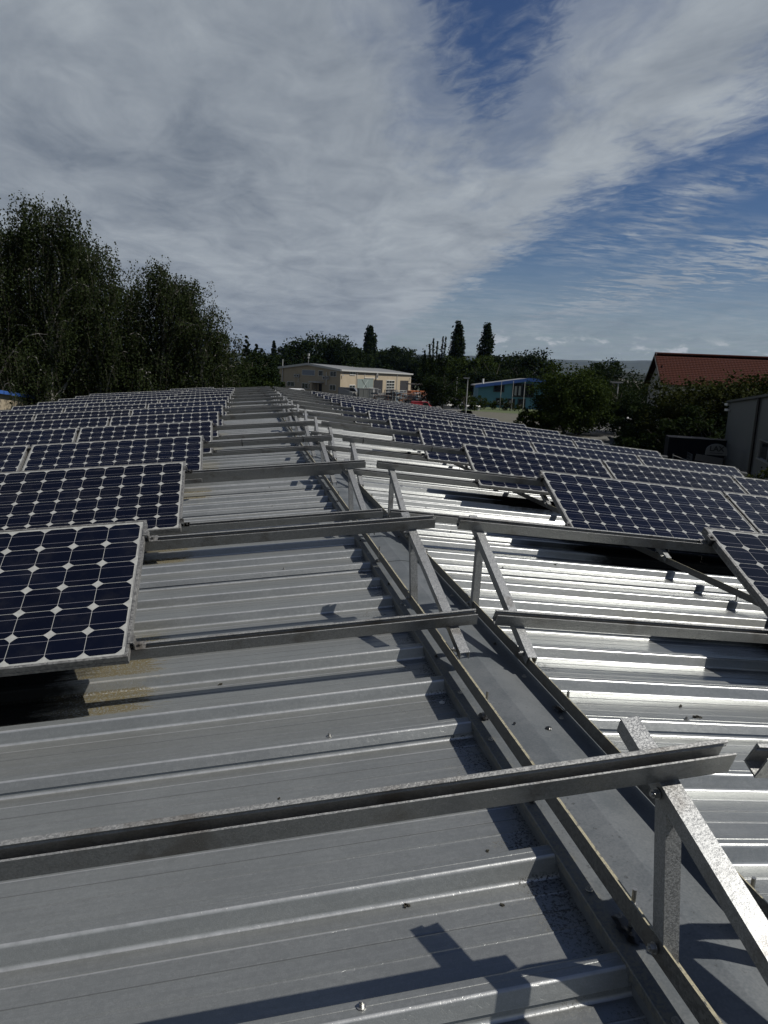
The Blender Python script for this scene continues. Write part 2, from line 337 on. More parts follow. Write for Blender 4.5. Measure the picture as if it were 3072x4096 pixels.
def glass_mat():
    """one module seen through its glass: 12 x 6 pseudo-square cells on a white sheet, two busbars each"""
    m, w, b = mat('solar_module_glass', (0.02, 0.02, 0.05), 0.25, 0.0)
    tc = w.n('ShaderNodeTexCoord').outputs['Object']; x, y, z = w.xyz(tc)
    oi = w.n('ShaderNodeObjectInfo').outputs['Random']
    Pp = 0.128
    u = w.m('DIVIDE', w.m('SUBTRACT', x, 0.022), Pp); v = w.m('DIVIDE', w.m('SUBTRACT', y, 0.020), Pp)
    cu = w.m('ABSOLUTE', w.m('SUBTRACT', w.m('FRACT', u), 0.5)); cv = w.m('ABSOLUTE', w.m('SUBTRACT', w.m('FRACT', v), 0.5))
    half = 0.4925
    sq = w.m('MULTIPLY', w.m('LESS_THAN', cu, half), w.m('LESS_THAN', cv, half))
    rad = w.m('SQRT', w.m('ADD', w.m('MULTIPLY', cu, cu), w.m('MULTIPLY', cv, cv)))
    cell = w.m('MULTIPLY', sq, w.m('LESS_THAN', rad, 0.590))
    inside = w.m('MULTIPLY', w.m('MULTIPLY', w.m('GREATER_THAN', u, 0.0), w.m('LESS_THAN', u, 12.0)), w.m('MULTIPLY', w.m('GREATER_THAN', v, 0.0), w.m('LESS_THAN', v, 6.0)))
    cell = w.m('MULTIPLY', cell, inside)
    fv = w.m('FRACT', v)
    bus = w.m('MAXIMUM', w.m('LESS_THAN', w.m('ABSOLUTE', w.m('SUBTRACT', fv, 0.25)), 0.007), w.m('LESS_THAN', w.m('ABSOLUTE', w.m('SUBTRACT', fv, 0.75)), 0.007))
    bus = w.m('MULTIPLY', bus, inside)
    wn = w.n('ShaderNodeTexWhiteNoise'); wn.noise_dimensions = '3D'; w.put(wn.inputs['Vector'], w.comb(w.m('FLOOR', u), w.m('FLOOR', v), oi))
    cv_ = wn.outputs['Value']
    hue = w.m('ADD', w.m('MULTIPLY', cv_, 0.35), w.m('MULTIPLY', oi, 0.65))
    cc = w.mix(hue, (0.0018, 0.0022, 0.0050, 1), (0.0028, 0.0042, 0.0110, 1))
    bs = w.mix(w.ss(w.noise(tc, 40.0, 4.0, 0.6), 0.3, 0.7), (0.20, 0.205, 0.20, 1), (0.265, 0.27, 0.26, 1))
    # ribbon strips along the short edges
    e1 = w.m('MULTIPLY', w.m('LESS_THAN', w.m('ABSOLUTE', w.m('SUBTRACT', x, 0.0155)), 0.0022), w.m('GREATER_THAN', w.m('ABSOLUTE', w.m('SUBTRACT', w.m('FRACT', w.m('MULTIPLY', v, 0.5)), 0.5)), 0.12))
    e2 = w.m('MULTIPLY', w.m('LESS_THAN', w.m('ABSOLUTE', w.m('SUBTRACT', x, 1.5645)), 0.0022), w.m('LESS_THAN', w.m('ABSOLUTE', w.m('SUBTRACT', w.m('FRACT', w.m('MULTIPLY', v, 0.5)), 0.5)), 0.38))
    bs = w.mix(w.m('MULTIPLY', w.m('MAXIMUM', e1, e2), 0.7), bs, (0.12, 0.12, 0.12, 1))
    c = w.mix(cell, bs, cc)
    c = w.mix(w.m('MULTIPLY', w.m('MULTIPLY', bus, cell), 0.8), c, (0.13, 0.13, 0.15, 1))
    dust = w.noise(w.comb(x, w.m('MULTIPLY', y, 1.0), oi), 8.0, 6.0, 0.65)
    c = w.mix(w.m('MULTIPLY', w.ss(dust, 0.45, 0.8), 0.020), c, (0.30, 0.29, 0.26, 1))
    w.put(b.inputs['Base Color'], c)
    b.inputs['Roughness'].default_value = 0.10
    b.inputs['Specular IOR Level'].default_value = 0.16
    return m
M_GLASS = glass_mat()

# ------------------------------------------------------------ ground, roads, hills
GZ = -6.0
def sheet(name, pts, z, m, label=None):
    b = MB(); b.poly([(p[0], p[1], z) for p in pts]); o = b.build(name, m); o['kind'] = 'structure'; return o
M_GROUND = noisy('rough_grass_ground', (0.020, 0.030, 0.010), (0.040, 0.048, 0.020), 0.25, 0.95, bumpd=0.1)
M_PAVE = noisy('grey_paving', (0.045, 0.045, 0.042), (0.070, 0.069, 0.064), 0.8, 0.9)
M_ROAD = noisy('asphalt', (0.040, 0.041, 0.042), (0.060, 0.060, 0.060), 1.2, 0.9)
M_LAWN = noisy('mown_grass', (0.028, 0.044, 0.010), (0.042, 0.056, 0.015), 0.6, 0.95, bumpd=0.05)
M_DRY = noisy('dry_meadow', (0.045, 0.044, 0.032), (0.058, 0.055, 0.040), 0.7, 0.95, bumpd=0.05)
def poly_dir(lst): return [at(px, 1600, d)[:2] for px, d in lst]
sheet('ground', [(-9000, -3000), (9000, -3000), (9000, 9000), (-9000, 9000)], GZ, M_GROUND)
sheet('yard_paving', poly_dir([(900, 120), (1900, 120), (1850, 330), (900, 300)]), GZ+0.02, M_PAVE)
sheet('meadow', poly_dir([(1780, 95), (2460, 82), (2200, 138), (1850, 142)]), GZ+0.02, M_DRY)
sheet('lawn', poly_dir([(1850, 142), (2200, 138), (2350, 165), (1850, 165)]), GZ+0.03, M_LAWN)
sheet('lane', poly_dir([(2330, 30), (3300, 22), (3250, 66), (2750, 72), (2560, 90), (2470, 140), (2360, 140), (2380, 80)]), GZ+0.04, M_PAVE)
sheet('verge', poly_dir([(2560, 92), (2760, 73), (3300, 68), (3300, 78), (2560, 110)]), GZ+0.05, M_LAWN)

def hills():
    m, w, b = mat('wooded_hill', (0.022, 0.034, 0.018), 0.95)
    geo = w.n('ShaderNodeNewGeometry').outputs['Position']
    w.put(b.inputs['Base Color'], w.mix(w.ss(w.noise(geo, 0.006, 5.0, 0.6), 0.4, 0.6), (0.007, 0.012, 0.009, 1), (0.016, 0.022, 0.014, 1)))
    for nm, D0, base, amp, seed in (('hills', 5200.0, 206.0, 13.0, 1.0), ('foothills', 3300.0, 96.0, 12.0, 5.0)):
        b_ = MB(); rows = []
        for j, (dd, hf) in enumerate(((0, 0.0), (350, 0.55), (700, 0.88), (1050, 1.0), (1700, 0.6), (2400, 0.0))):
            row = []
            for i in range(121):
                az = R(-22 + i*0.62); h = base + amp*(math.sin(az*9+seed)+0.5*math.sin(az*23+seed*2)+0.22*math.sin(az*61+seed)+0.12*math.sin(az*170+seed))
                h *= 0.35 + 0.65*min(1, max(0, (math.degrees(az)+10)/30))
                d = D0+dd; row.append((CAM[0]+d*math.sin(az), d*math.cos(az), GZ + max(0.1, h+6)*hf))
            rows.append(row)
        for a, c in zip(rows[:-1], rows[1:]): b_.quadstrip(a, c, [True]*120)
        o = b_.build(nm, m); o['kind'] = 'structure'
hills()

# ------------------------------------------------------------ the warehouse we stand on
def rvec(side):
    sg = -1 if side == 'L' else 1
    e = np.array([sg*math.cos(SL), 0, -math.sin(SL)]); n = np.array([sg*math.sin(SL), 0, math.cos(SL)])
    return sg, e, n
YNEAR, YFAR, AEAVE = -1.2, 30.3, 6.75
bld = thing('warehouse', (XR, 14.0, GZ), 'low gabled warehouse with a grey trapezoidal metal roof carrying the solar rows', 'warehouse')
def place_local(o):          # children are modelled in world coordinates
    o.parent = bld; o.matrix_parent_inverse = Matrix.Translation((-XR, -14.0, -GZ)); return o

def arc_profile(pts, r=0.0045, seg=3):
    """round the corners of an open polyline; returns points and smooth flags per segment"""
    out = [np.array(pts[0], float)]; flags = []
    for i in range(1, len(pts)-1):
        p = np.array(pts[i], float); a = np.array(pts[i-1], float)-p; c = np.array(pts[i+1], float)-p
        la, lc = np.linalg.norm(a), np.linalg.norm(c); rr = min(r if len(pts[i]) < 3 else pts[i][2], la*0.45, lc*0.45)
        A = p + a/la*rr; B = p + c/lc*rr
        out.append(A); flags.append(False)
        for k in range(1, seg+1):
            t = k/seg; q = (1-t)**2*A + 2*t*(1-t)*p + t*t*B; out.append(q); flags.append(True)
    out.append(np.array(pts[-1], float)); flags.append(False)
    return out, flags
RIBB, FRONT, CRESTW = 0.018, 0.023, 0.038
def sheet_profile():
    P = [(-0.0195, -0.0250), (-0.001, 0.0008)]
    P += [(0.0185, 0.0006), (0.020, -0.0006), (0.0215, 0.0006)]
    for k in range(3):
        c = k*PITCHY; nx = (k+1)*PITCHY
        P += [(c+CRESTW, 0.0), (c+CRESTW+RIBB, -HR)]
        f = nx-FRONT
        for dy, h in ((0.153, 0.0016), (0.100, -0.0012), (0.048, 0.0016)):
            P += [(f-dy-0.004, -HR), (f-dy, -HR+h), (f-dy+0.004, -HR)]
        P += [(f, -HR), (nx, 0.0 if k < 2 else -0.0022)]
        if k < 2: P += [(nx+0.0185, 0.0), (nx+0.020, -0.0010), (nx+0.0215, 0.0)]
    P += [(3*PITCHY+0.034, -0.0022)]
    return arc_profile(P)
def sheet_mesh(side):
    sg, e, n = rvec(side); prof, fl = sheet_profile(); b = MB()
    a0 = 0.150 if side == 'L' else 0.150
    cuts = [a0, 0.6, 1.3, 2.2, 3.3, 4.8, AEAVE]
    prev = None
    for a in cuts:
        line = [np.array([XR, 0, HTOP-HC]) + e*a + np.array([0, p[0], 0]) + n*p[1] for p in prof]
        if prev is not None:
            if sg > 0: b.quadstrip(prev, line, fl)
            else: b.quadstrip(line, prev, fl)
        prev = line
    return b.mesh('roof_sheet')
k0 = -7
for side in 'LR':
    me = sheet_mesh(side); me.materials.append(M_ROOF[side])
    k = -10+3
    k = 2-9
    while True:
        y0 = CREST0 + k*PITCHY
        if y0 > YFAR-0.9: break
        o = link('roof_sheet', me); place_local(o); o.location = (0, y0, 0)
        if y0 == CREST0 + (2-9)*PITCHY:
            o['label'] = 'ribbed zinc sheet at the near end of the %s slope' % ('left' if side == 'L' else 'right')
        k += 3
# ridge cap in overlapping lengths
ZC = HTOP-HC
def capseg(ya, yb, lift):
    pts = [(-0.139, ZC-0.0132-0.016), (-0.1385, ZC-0.0132+0.004), (-0.050, ZC-0.0032), (0.035, ZC+0.0062), (0.120, ZC-0.0040), (0.2085, ZC-0.0142+0.005), (0.209, ZC-0.032)]
    pr, fl = arc_profile(pts, 0.0025, 3); b = MB()
    b.quadstrip([(p[0], yb, p[1]+lift) for p in pr], [(p[0], ya, p[1]+lift) for p in pr], fl)
    low = [(p[0], p[1]-0.0015) for p in pr]
    b.quadstrip([(p[0], ya, p[1]+lift) for p in pr], [(p[0], ya, p[1]+lift) for p in low], fl)
    o = b.build('ridge_cap', M_CAP); place_local(o)
ys = [YNEAR-0.3, 1.075, 4.07, 7.07, 10.07, 13.07, 16.07, 19.07, 22.07, 25.07, 28.07, YFAR]
for i in range(len(ys)-1): capseg(ys[i]-0.05, ys[i+1]+0.05, 0.0028 if i % 2 == 0 else 0.0)
# closure strip between ribs under the cap
M_CLOS = noisy('closure_metal', (0.09, 0.10, 0.11), (0.15, 0.16, 0.165), 9.0, 0.55, 0.3)
for side, xx in (('L', -0.1335), ('R', 0.2040)):
    b = MB(); zt = ZC-0.0135; zb = ZC-0.0135-HR-0.006
    b.quadstrip([(xx, YNEAR-0.3, zb), (xx, YNEAR-0.3, zt)], [(xx, YFAR, zb), (xx, YFAR, zt)])
    o = b.build('rib_closure', M_CLOS); place_local(o)
# walls, gutters
M_WALLP = noisy('warehouse_wall', (0.30, 0.30, 0.28), (0.36, 0.355, 0.33), 0.5, 0.85)
b = MB()
ex, ez = AEAVE*math.cos(SL)-0.15, HTOP-HC-HR-AEAVE*math.sin(SL)-0.03
for y in (YNEAR+0.1, YFAR-0.1):
    b.poly([(XR-ex, y, GZ), (XR+ex, y, GZ), (XR+ex, y, ez), (XR, y, HTOP-HC-HR-0.05), (XR-ex, y, ez)])
for sx in (-1, 1): b.poly([(XR+sx*ex, YNEAR+0.1, GZ), (XR+sx*ex, YFAR-0.1, GZ), (XR+sx*ex, YFAR-0.1, ez), (XR+sx*ex, YNEAR+0.1, ez)])
place_local(b.build('wall', M_WALLP))
M_GUT = mat('grey_gutter', (0.16, 0.165, 0.17), 0.45, 0.4)[0]
for sx in (-1, 1):
    b = MB(); cx = XR+sx*(AEAVE*math.cos(SL)+0.05); cz = ez-0.04
    ring = [(cx+0.075*math.cos(t), cz+0.075*math.sin(t)) for t in np.linspace(math.pi, 2*math.pi, 9)]
    b.quadstrip([(p[0], YNEAR, p[1]) for p in ring], [(p[0], YFAR, p[1]) for p in ring], [True]*8)
    place_local(b.build('gutter', M_GUT))
# self-drilling screws with washer heads, small black spots of sealant
def hexbolt(b, c, ax, r, h, washer=None):
    c = np.array(c, float); ax = np.array(ax, float)
    if washer: b.bar(c, c+ax*0.002, washer, washer, 14); c = c+ax*0.002
    b.bar(c, c+ax*h, r, r, 6)
def roofpt(side, x, y, h):
    return np.array([x, y, HTOP-HC-math.tan(SL)*abs(x-XR)+h])
def hit_roof(side, px, py, h=0.0):
    sg, e, n = rvec(side); O = np.array([XR, 0, ZC+h]); d = ray(px, py); k = ((O-CAM)@n)/(d@n); return CAM+d*k
screws = []
for kx in (-0.62, -2.3, -4.1):
    for kk in range(-1, 60, 3): screws.append(('L', kx + 0.03*math.sin(kk*7), CREST0+kk*PITCHY+0.022))
for kx in (0.66, 2.34, 4.15):
    for kk in range(-1, 60, 3): screws.append(('R', kx + 0.03*math.sin(kk*5), CREST0+kk*PITCHY+0.022))
screws = sorted(screws, key=lambda s: s[2])[:90]
bs = MB(); hexbolt(bs, (0, 0, 0), (0, 0, 1), 0.0048, 0.0065, 0.0095); bs.bar((0, 0, 0.0085), (0, 0, 0.0115), 0.003, 0.003, 8)
sme = bs.mesh('roof_screw'); sme.materials.append(M_STEEL)
for side, x, y in screws:
    o = link('roof_screw', sme); place_local(o); sg, e, n = rvec(side)
    p = roofpt(side, x, y, 0.0005); o.location = p; o.rotation_euler = (0, -sg*-SL, 0)
def blob(c, r, seed, sx=1.0, sy=1.0):
    rr = random.Random(seed); b = MB(); n = 26
    rim = [r*(0.75+0.5*rr.random()) for _ in range(n)]
    L1 = [(c[0]+sx*rim[i]*math.cos(2*math.pi*i/n), c[1]+sy*rim[i]*math.sin(2*math.pi*i/n), c[2]+0.0006) for i in range(n)]
    L2 = [(c[0]+sx*.62*rim[i]*math.cos(2*math.pi*i/n), c[1]+sy*.62*rim[i]*math.sin(2*math.pi*i/n), c[2]+0.0036) for i in range(n)]
    b.quadstrip(L1, L2, [True]*n, close=True); b.poly(L2)
    return b
def capz(x): return np.interp(x, [-0.1385, -0.05, 0.035, 0.12, 0.2085], [ZC-0.0092, ZC-0.0032, ZC+0.0060, ZC-0.0040, ZC-0.0092])+0.0028

# ------------------------------------------------------------ base angles, studs, support frames
LX, RX = -0.113, 0.180        # upright leg of each angle
def angle(x, z, ya, yb, label, studs, blobs=True, group=None, flip=1):
    t = thing('base_rail', (x, ya, z), label, 'base rail', group)
    b = MB(); th = 0.0035; L = yb-ya
    pts = [(0, -0.044), (0.038, -0.044), (0.038, -0.044+th), (th, -0.044+th), (th, 0.0), (0, 0.0)]
    n = max(2, int(L/0.25)); prev = None
    A = [(p[0], 0, p[1]) for p in pts]; B = [(p[0], L, p[1]) for p in pts]
    b.prism(A, B)
    b.build('angle_profile', M_ANGLE, t)
    for ys_ in studs:
        s = MB(); y = ys_-ya; xs = 0.026
        s.bar((xs, y, -0.110), (xs, y, 0.000), 0.0048, 0.0048, 10)
        hexbolt(s, (xs, y, -0.0405), (0, 0, 1), 0.0085, 0.008, 0.011)
        s.build('stud', M_STEEL, t)
    return t
angL_z, angR_z = -0.980, -1.005
seg = [(-1.1, 3.93), (3.945, 9.9), (9.915, 15.9), (15.915, 21.9), (21.915, 28.2)]
stud_all = [1.16] + [1.09 + 0.9874*i for i in range(1, 28) if i not in (2, 6, 9)]
for i, (a_, b_) in enumerate(seg):
    ss = [y for y in stud_all if a_+.1 < y < b_-.1]
    pos = ['nearest the camera', 'second length from the camera', 'third length from the camera', 'fourth length from the camera', 'farthest from the camera'][i]
    angle(LX, angL_z, a_, b_, 'lichen-stained steel angle along the left side of the ridge cap, %s' % pos, ss, group='base angles along the ridge')
    angle(RX, angR_z, a_, b_, 'dark steel angle along the right side of the ridge cap, %s' % pos, [y+0.03 for y in ss], group='base angles along the ridge')
nb = 0
for y in stud_all[:9]:
    for x, zz, yy in ((LX+0.022, 0, y), (RX-0.004, 0, y+0.03)):
        c = (x, yy, capz(x)+0.0015); o = blob(c, 0.027 if nb == 0 else 0.018, nb, 0.9, 1.5).build('sealant_patch', M_BLACK); place_local(o); nb += 1
for (px, py, r) in ((2196, 2901, 0.010), (2058, 2893, 0.005)):
    p = hit_roof('L', px, py, 0.008); c = (p[0], p[1], capz(p[0])+0.001)
    place_local(blob(c, r, nb).build('sealant_patch', M_BLACK)); nb += 1
for (px, py) in ((1768, 2810),):
    p = hit_roof('L', px, py, -HR); 
    b = MB(); b.bar(p, p+np.array([0, 0, 0.002]), 0.011, 0.010, 14); hexbolt(b, p, (0, 0, 1), 0.004, 0.006); place_local(b.build('washer', mat('white_plastic', (0.5, 0.5, 0.48), 0.5)[0]))
for i in range(34):
    for xx, k in ((-0.118, 0), (0.160, 1)):
        y = 0.62 + i*0.3291 + k*0.11
        if y > 11.5: continue
        b = MB(); c = np.array([xx, y, capz(xx)]); b.bar(c, c+np.array([0, 0, .0018]), .0085, .0080, 12); hexbolt(b, c+np.array([0, 0, .0018]), (0, 0, 1), .0045, .005); place_local(b.build('cap_screw', M_STEEL if i % 3 else M_BLACK))
# debris: small dark moss crumbs lying on the sheets
M_CRUMB = noisy('moss_crumb', (0.012, 0.011, 0.008), (0.03, 0.028, 0.018), 300.0, 0.95)
for i, (sd, px, py, h, s_) in enumerate((('L', 1628, 3627, -HR, 0.006), ('L', 2010, 3620, -HR, 0.004), ('R', 2720, 2826, -HR, 0.007), ('R', 2790, 2874, -HR+0.004, 0.011), ('L', 1950, 3405, -HR, 0.0035),
                                          ('L', 880, 2738, -HR, 0.006), ('R', 2220, 2260, 0, 0.008), ('R', 3040, 3440, -HR, 0.006), ('R', 2875, 3070, -HR, 0.005), ('L', 1118, 3195, -HR, 0.004))):
    p = hit_roof(sd, px, py, h); b = MB(); rr = random.Random(i)
    for q in range(7):
        c = p+np.array([rr.uniform(-1, 1)*s_, rr.uniform(-1, 1)*s_, s_*0.3]); b.box(c, s_*rr.uniform(.4, 1), s_*rr.uniform(.4, 1), s_*0.6, rotz(rr.uniform(0, 3)))
    o = b.build('moss_crumb', M_CRUMB); tag(o, ['dark moss crumb lying in the nearest left pan', 'tiny moss crumb beside the nearest shadow in the left pan', 'small black crumb on the right slope above the front rail', 'larger black crumb on the right slope by the rib overlap',
        'tiny crumb just behind the front rail on the left slope', 'dark crumb in the pan below the first panel row', 'crumb on a bright rib left of the second right panel', 'crumb at the right picture edge beside the front strut', 'crumb right of the front rail end', 'tiny crumb near the middle of the pan behind the front rail'][i], 'moss crumb')

def fr(side, row):
    """frame of a panel row: origin on the ridge axis at the panels' top edge, e along the rail, up the slope, N out of the glass"""
    sg, e, n = rvec(side); n = n*1.031
    up = np.array([0, math.cos(TILT), 0]) + math.sin(TILT)*n; up /= np.linalg.norm(up)
    N = np.cross(e, up)*sg; N /= np.linalg.norm(N)
    O = np.array([XR, (Y1L if side == 'L' else Y1R)+row*ROWP, HTOP])
    return O, e, up, N
def rot_cols(a, b, c): return np.array([a, b, c]).T

TH = 0.034
def channel_profile():
    # (u up the slope, w out) open-topped C rail, 36 wide, 50 deep
    return [(-0.018, 0), (-0.018, -0.050), (0.018, -0.050), (0.018, -0.001), (0.0165, 0.0), (0.0085, 0.0), (0.0085, -0.003), (0.0125, -0.0032), (0.0125, -0.008), (0.0095, -0.010), (0.0095, -0.013), (0.0148, -0.013), (0.0148, -0.046), (-0.0145, -0.046), (-0.0145, 0)]
PROF = channel_profile()
def make_rail(side, row, which, a0, a1, label):
    O, e, up, N = fr(side, row)
    v = {('L', 'u'): 0.0965, ('L', 'l'): 0.729, ('R', 'u'): 0.083, ('R', 'l'): 0.706}[(side, which)]
    P0 = O + e*a0 - up*v - N*TH
    X = e*(1 if side == 'R' else 1)
    t = thing('mounting_rail', P0, label, 'mounting rail', 'galvanised mounting rails', rot_cols(e, up, np.cross(e, up)))
    sg = 1 if side == 'R' else -1
    L = a1-a0; b = MB()
    A = [(0, p[0], p[1]*sg) for p in PROF]; B = [(L, p[0], p[1]*sg) for p in PROF]
    if sg < 0: b.prism(B, A)
    else: b.prism(A, B)
    o = b.build('rail_channel', M_RAIL, t)
    # bolt head through the floor where it crosses each support
    return t
RROWS = list(range(-1, 13))
def rowname(r): return 'the rail pair nearest the camera' if r == -1 else 'the %s panel row' % ORD[r]
endL = {'u': -0.005, 'l': 0.02}
for r_ in RROWS:
    jit = random.Random(r_).uniform(-0.008, 0.008)
    for side in 'LR':
        for wh in 'ul':
            if r_ == -1 and wh == 'l': continue
            if r_ == 12 and side == 'R' and wh == 'l': pass
            a0 = {('L', 'u'): 0.034, ('L', 'l'): 0.022, ('R', 'u'): 0.075, ('R', 'l'): 0.095}[(side, wh)] + jit
            if r_ == -1 and side == 'R': a0 = 0.020
            sd = 'left' if side == 'L' else 'right'
            lab = ('%s galvanised rail of %s, %s slope' % ('upper' if wh == 'u' else 'lower', rowname(r_), sd)) if r_ >= 0 else \
                  ('long galvanised rail crossing the left slope nearest the camera' if side == 'L' else 'cut rail end poking in at the right picture edge')
            make_rail(side, r_, wh, a0, 6.35 if side == 'L' else 6.3, lab)

def bar_frame(b, A, B, wx, wd, out):
    """rectangular hollow member from A to B; wx along X, wd along 'out'"""
    A = np.array(A); B = np.array(B); ex = np.array([1.0, 0, 0]); out = np.array(out)
    c = [(-.5, -.5), (.5, -.5), (.5, .5), (-.5, .5)]
    ra = [A + ex*wx*p + out*wd*q for p, q in c]; rb = [B + ex*wx*p + out*wd*q for p, q in c]
    b.prism(ra, rb)
def make_support(side, row, a, label, under=False):
    O, e, up, N = fr(side, row); sg = -1 if side == 'L' else 1
    wx = 0.037; OS = TH+0.050
    base = O + e*a - up*0.88 - N*OS
    t = thing('support_frame', (base[0], base[1], base[2]-0.04), label, 'support frame', 'triangular support frames')
    t0 = np.array(t.location)
    dr = (-0.036 if side == 'L' else 0.027)      # the struts run slightly askew
    S = lambda v, off: O + e*(a+dr*v/0.88) - up*v - N*(OS+off) - t0
    # inclined strut: C channel open below
    b = MB(); dep = 0.036
    vt, vb = -0.028, 0.885
    ee = e*sg
    ex_ = e if side == 'R' else -e
    prof = [(-.5*wx, 0), (.5*wx, 0), (.5*wx, -dep), (.5*wx-.003, -dep), (.5*wx-.003, -.003), (-.5*wx+.003, -.003), (-.5*wx+.003, -dep), (-.5*wx, -dep)]
    A = [S(vt, 0) + ex_*p[0] + N*p[1] for p in prof]; B = [S(vb, 0) + ex_*p[0] + N*p[1] for p in prof]
    b.prism(A, B)
    b.build('inclined_strut', M_STRUT, t)
    # upright post
    ymid_top = (Y1L if side == 'L' else Y1R) + row*ROWP + (-0.02 if side == 'L' else -0.055)
    ymid_bot = (Y1L if side == 'L' else Y1R) + row*ROWP + (-0.10 if side == 'L' else -0.062)
    zb = (angL_z if side == 'L' else angR_z) - 0.042 - math.tan(SL)*max(0, a-0.2)
    # top: on the strut's underside
    v_top = 0.12; T = S(v_top, 0.020)
    xx = T[0] + (0.018 if side == 'L' else 0.0)
    Bp = np.array([xx - (0.002), ymid_bot-t0[1], zb+0.004-t0[2]]); Tp = np.array([T[0]+0.002, T[1], T[2]])
    b = MB(); w_, d_ = 0.031, 0.036
    prof = [(-.5*w_, .5*d_), (-.5*w_, -.5*d_), (.5*w_, -.5*d_), (.5*w_, .5*d_), (.5*w_-.003, .5*d_), (.5*w_-.003, -.5*d_+.003), (-.5*w_+.003, -.5*d_+.003), (-.5*w_+.003, .5*d_)]
    A = [Bp+np.array([p[0], p[1], 0]) for p in prof]; B = [Tp+np.array([p[0], p[1], 0]) for p in prof]
    b.prism(A, B); b.build('post', M_STRUT, t)
    for c, r in ((Tp+np.array([-.5*wx-0.004, -0.002, -0.004]), 0.0085), (np.array([Bp[0]-.5*wx-0.006, Bp[1], Bp[2]+0.022]), 0.0085), (S(0.845, 0.020)-ex_*(.5*wx+0.005), 0.0085)):
        b = MB(); hexbolt(b, c, (-1, 0, 0), r, 0.008, 0.0105); b.bar(c, c+np.array([-0.014, 0, 0]), 0.0045, 0.0045, 8)
        b.build('bolt', M_STEEL, t)
    return t
for r_ in RROWS:
    for side in 'LR':
        sd = 'left' if side == 'L' else 'right'
        a = 0.149 if side == 'L' else 0.184
        lab = 'triangular support of %s, on the %s of the ridge' % (rowname(r_), sd) if r_ >= 0 else 'large galvanised strut and post in the lower right corner' if side == 'L' else 'support at the right picture edge beside the cut rail end'
        make_support(side, r_, a, lab)
for r_ in range(0, 5):
    for a, nm in ((2.045, 'first'), (3.88, 'second'), (5.70, 'third')):
        make_support('R', r_, a, 'support frame beneath the panels of the %s row, right slope, %s from the ridge' % (ORD[r_], {'first': 'nearest', 'second': 'middle one', 'third': 'farthest'}[nm]))
        if r_ < 2: make_support('L', r_, a-0.06, 'support frame beneath the panels of the %s row, left slope, %s from the ridge' % (ORD[r_], {'first': 'nearest', 'second': 'middle one', 'third': 'farthest'}[nm]))
for a, nm in ((2.045, 'nearest the ridge'), (3.88, 'in the middle'), (5.70, 'near the eave')):
    angle(XR+a*math.cos(SL)-0.022, angR_z-math.tan(SL)*(a-0.2)+0.004, 2.2, 14.2, 'steel angle under the panels of the right slope, %s' % nm, [3.75+1.98*i for i in range(5)])
    angle(XR-(a-0.06)*math.cos(SL)-0.022, angR_z-math.tan(SL)*(a-0.2)+0.004, 2.2, 8.2, 'steel angle under the panels of the left slope, %s' % nm, [3.75])

# ------------------------------------------------------------ solar panels
PW, PH, PT = 1.580, 0.808, 0.036
def panel_proto():
    t = thing('solar_panel', (0, 0, 0), 'x', 'solar panel', 'solar panels in tilted rows')
    b = MB(); b.poly([(0.010, 0.010, -0.0025), (PW-0.010, 0.010, -0.0025), (PW-0.010, PH-0.010, -0.0025), (0.010, PH-0.010, -0.0025)])
    b.poly([(0.010, PH-0.010, -0.009), (PW-0.010, PH-0.010, -0.009), (PW-0.010, 0.010, -0.009), (0.010, 0.010, -0.009)])
    b.build('cell_glass', M_GLASS, t)
    b = MB()
    prof = [(0.0, -PT), (0.0, -0.024), (0.0012, -0.0235), (0.0012, -0.0215), (0.0, -0.021), (0.0, -0.001), (0.001, 0.0), (0.0105, 0.0), (0.0105, -0.0015), (0.0115, -0.010), (0.003, -0.010), (0.003, -PT+0.002), (0.020, -PT+0.002), (0.020, -PT)]
    cs = [((0, 0), (1, 0), (0, 1)), ((PW, 0), (0, 1), (-1, 0)), ((PW, PH), (-1, 0), (0, -1)), ((0, PH), (0, -1), (1, 0))]
    Ls = [PW, PH, PW, PH]
    for (o_, d_, i_), L in zip(cs, Ls):
        A = [(o_[0]+d_[0]*p[0]+i_[0]*p[0], o_[1]+d_[1]*p[0]+i_[1]*p[0], p[1]) for p in prof]
        B = [(o_[0]+d_[0]*(L-p[0])+i_[0]*p[0], o_[1]+d_[1]*(L-p[0])+i_[1]*p[0], p[1]) for p in prof]
        b.prism(B, A)
    b.build('frame', M_ALU, t)
    return t
def clamp_mesh():
    b = MB()
    b.box((0.014, 0, -0.0175-0.002), 0.004, 0.040, 0.034); b.box((0.004, 0, 0.0018), 0.020, 0.040, 0.0034)
    b.box((0.031, 0, -0.0335), 0.036, 0.040, 0.004)
    hexbolt(b, (0.031, 0, -0.0315), (0, 0, 1), 0.0075, 0.009, 0.010)
    return b.mesh('clamp')
CLM = clamp_mesh(); CLM.materials.append(M_ALU)
def midclamp():
    b = MB(); b.box((0, 0, 0.0022), 0.034, 0.040, 0.003); b.box((0, 0, -0.017), 0.012, 0.036, 0.034); hexbolt(b, (0, 0, 0.0037), (0, 0, 1), 0.0065, 0.006, 0.009)
    return b.mesh('middle_clamp')
MCL = midclamp(); MCL.materials.append(M_TIE)
proto = panel_proto(); used = False
colw = {0: 'nearest the ridge', 1: 'in the middle', 2: 'at the eave end'}
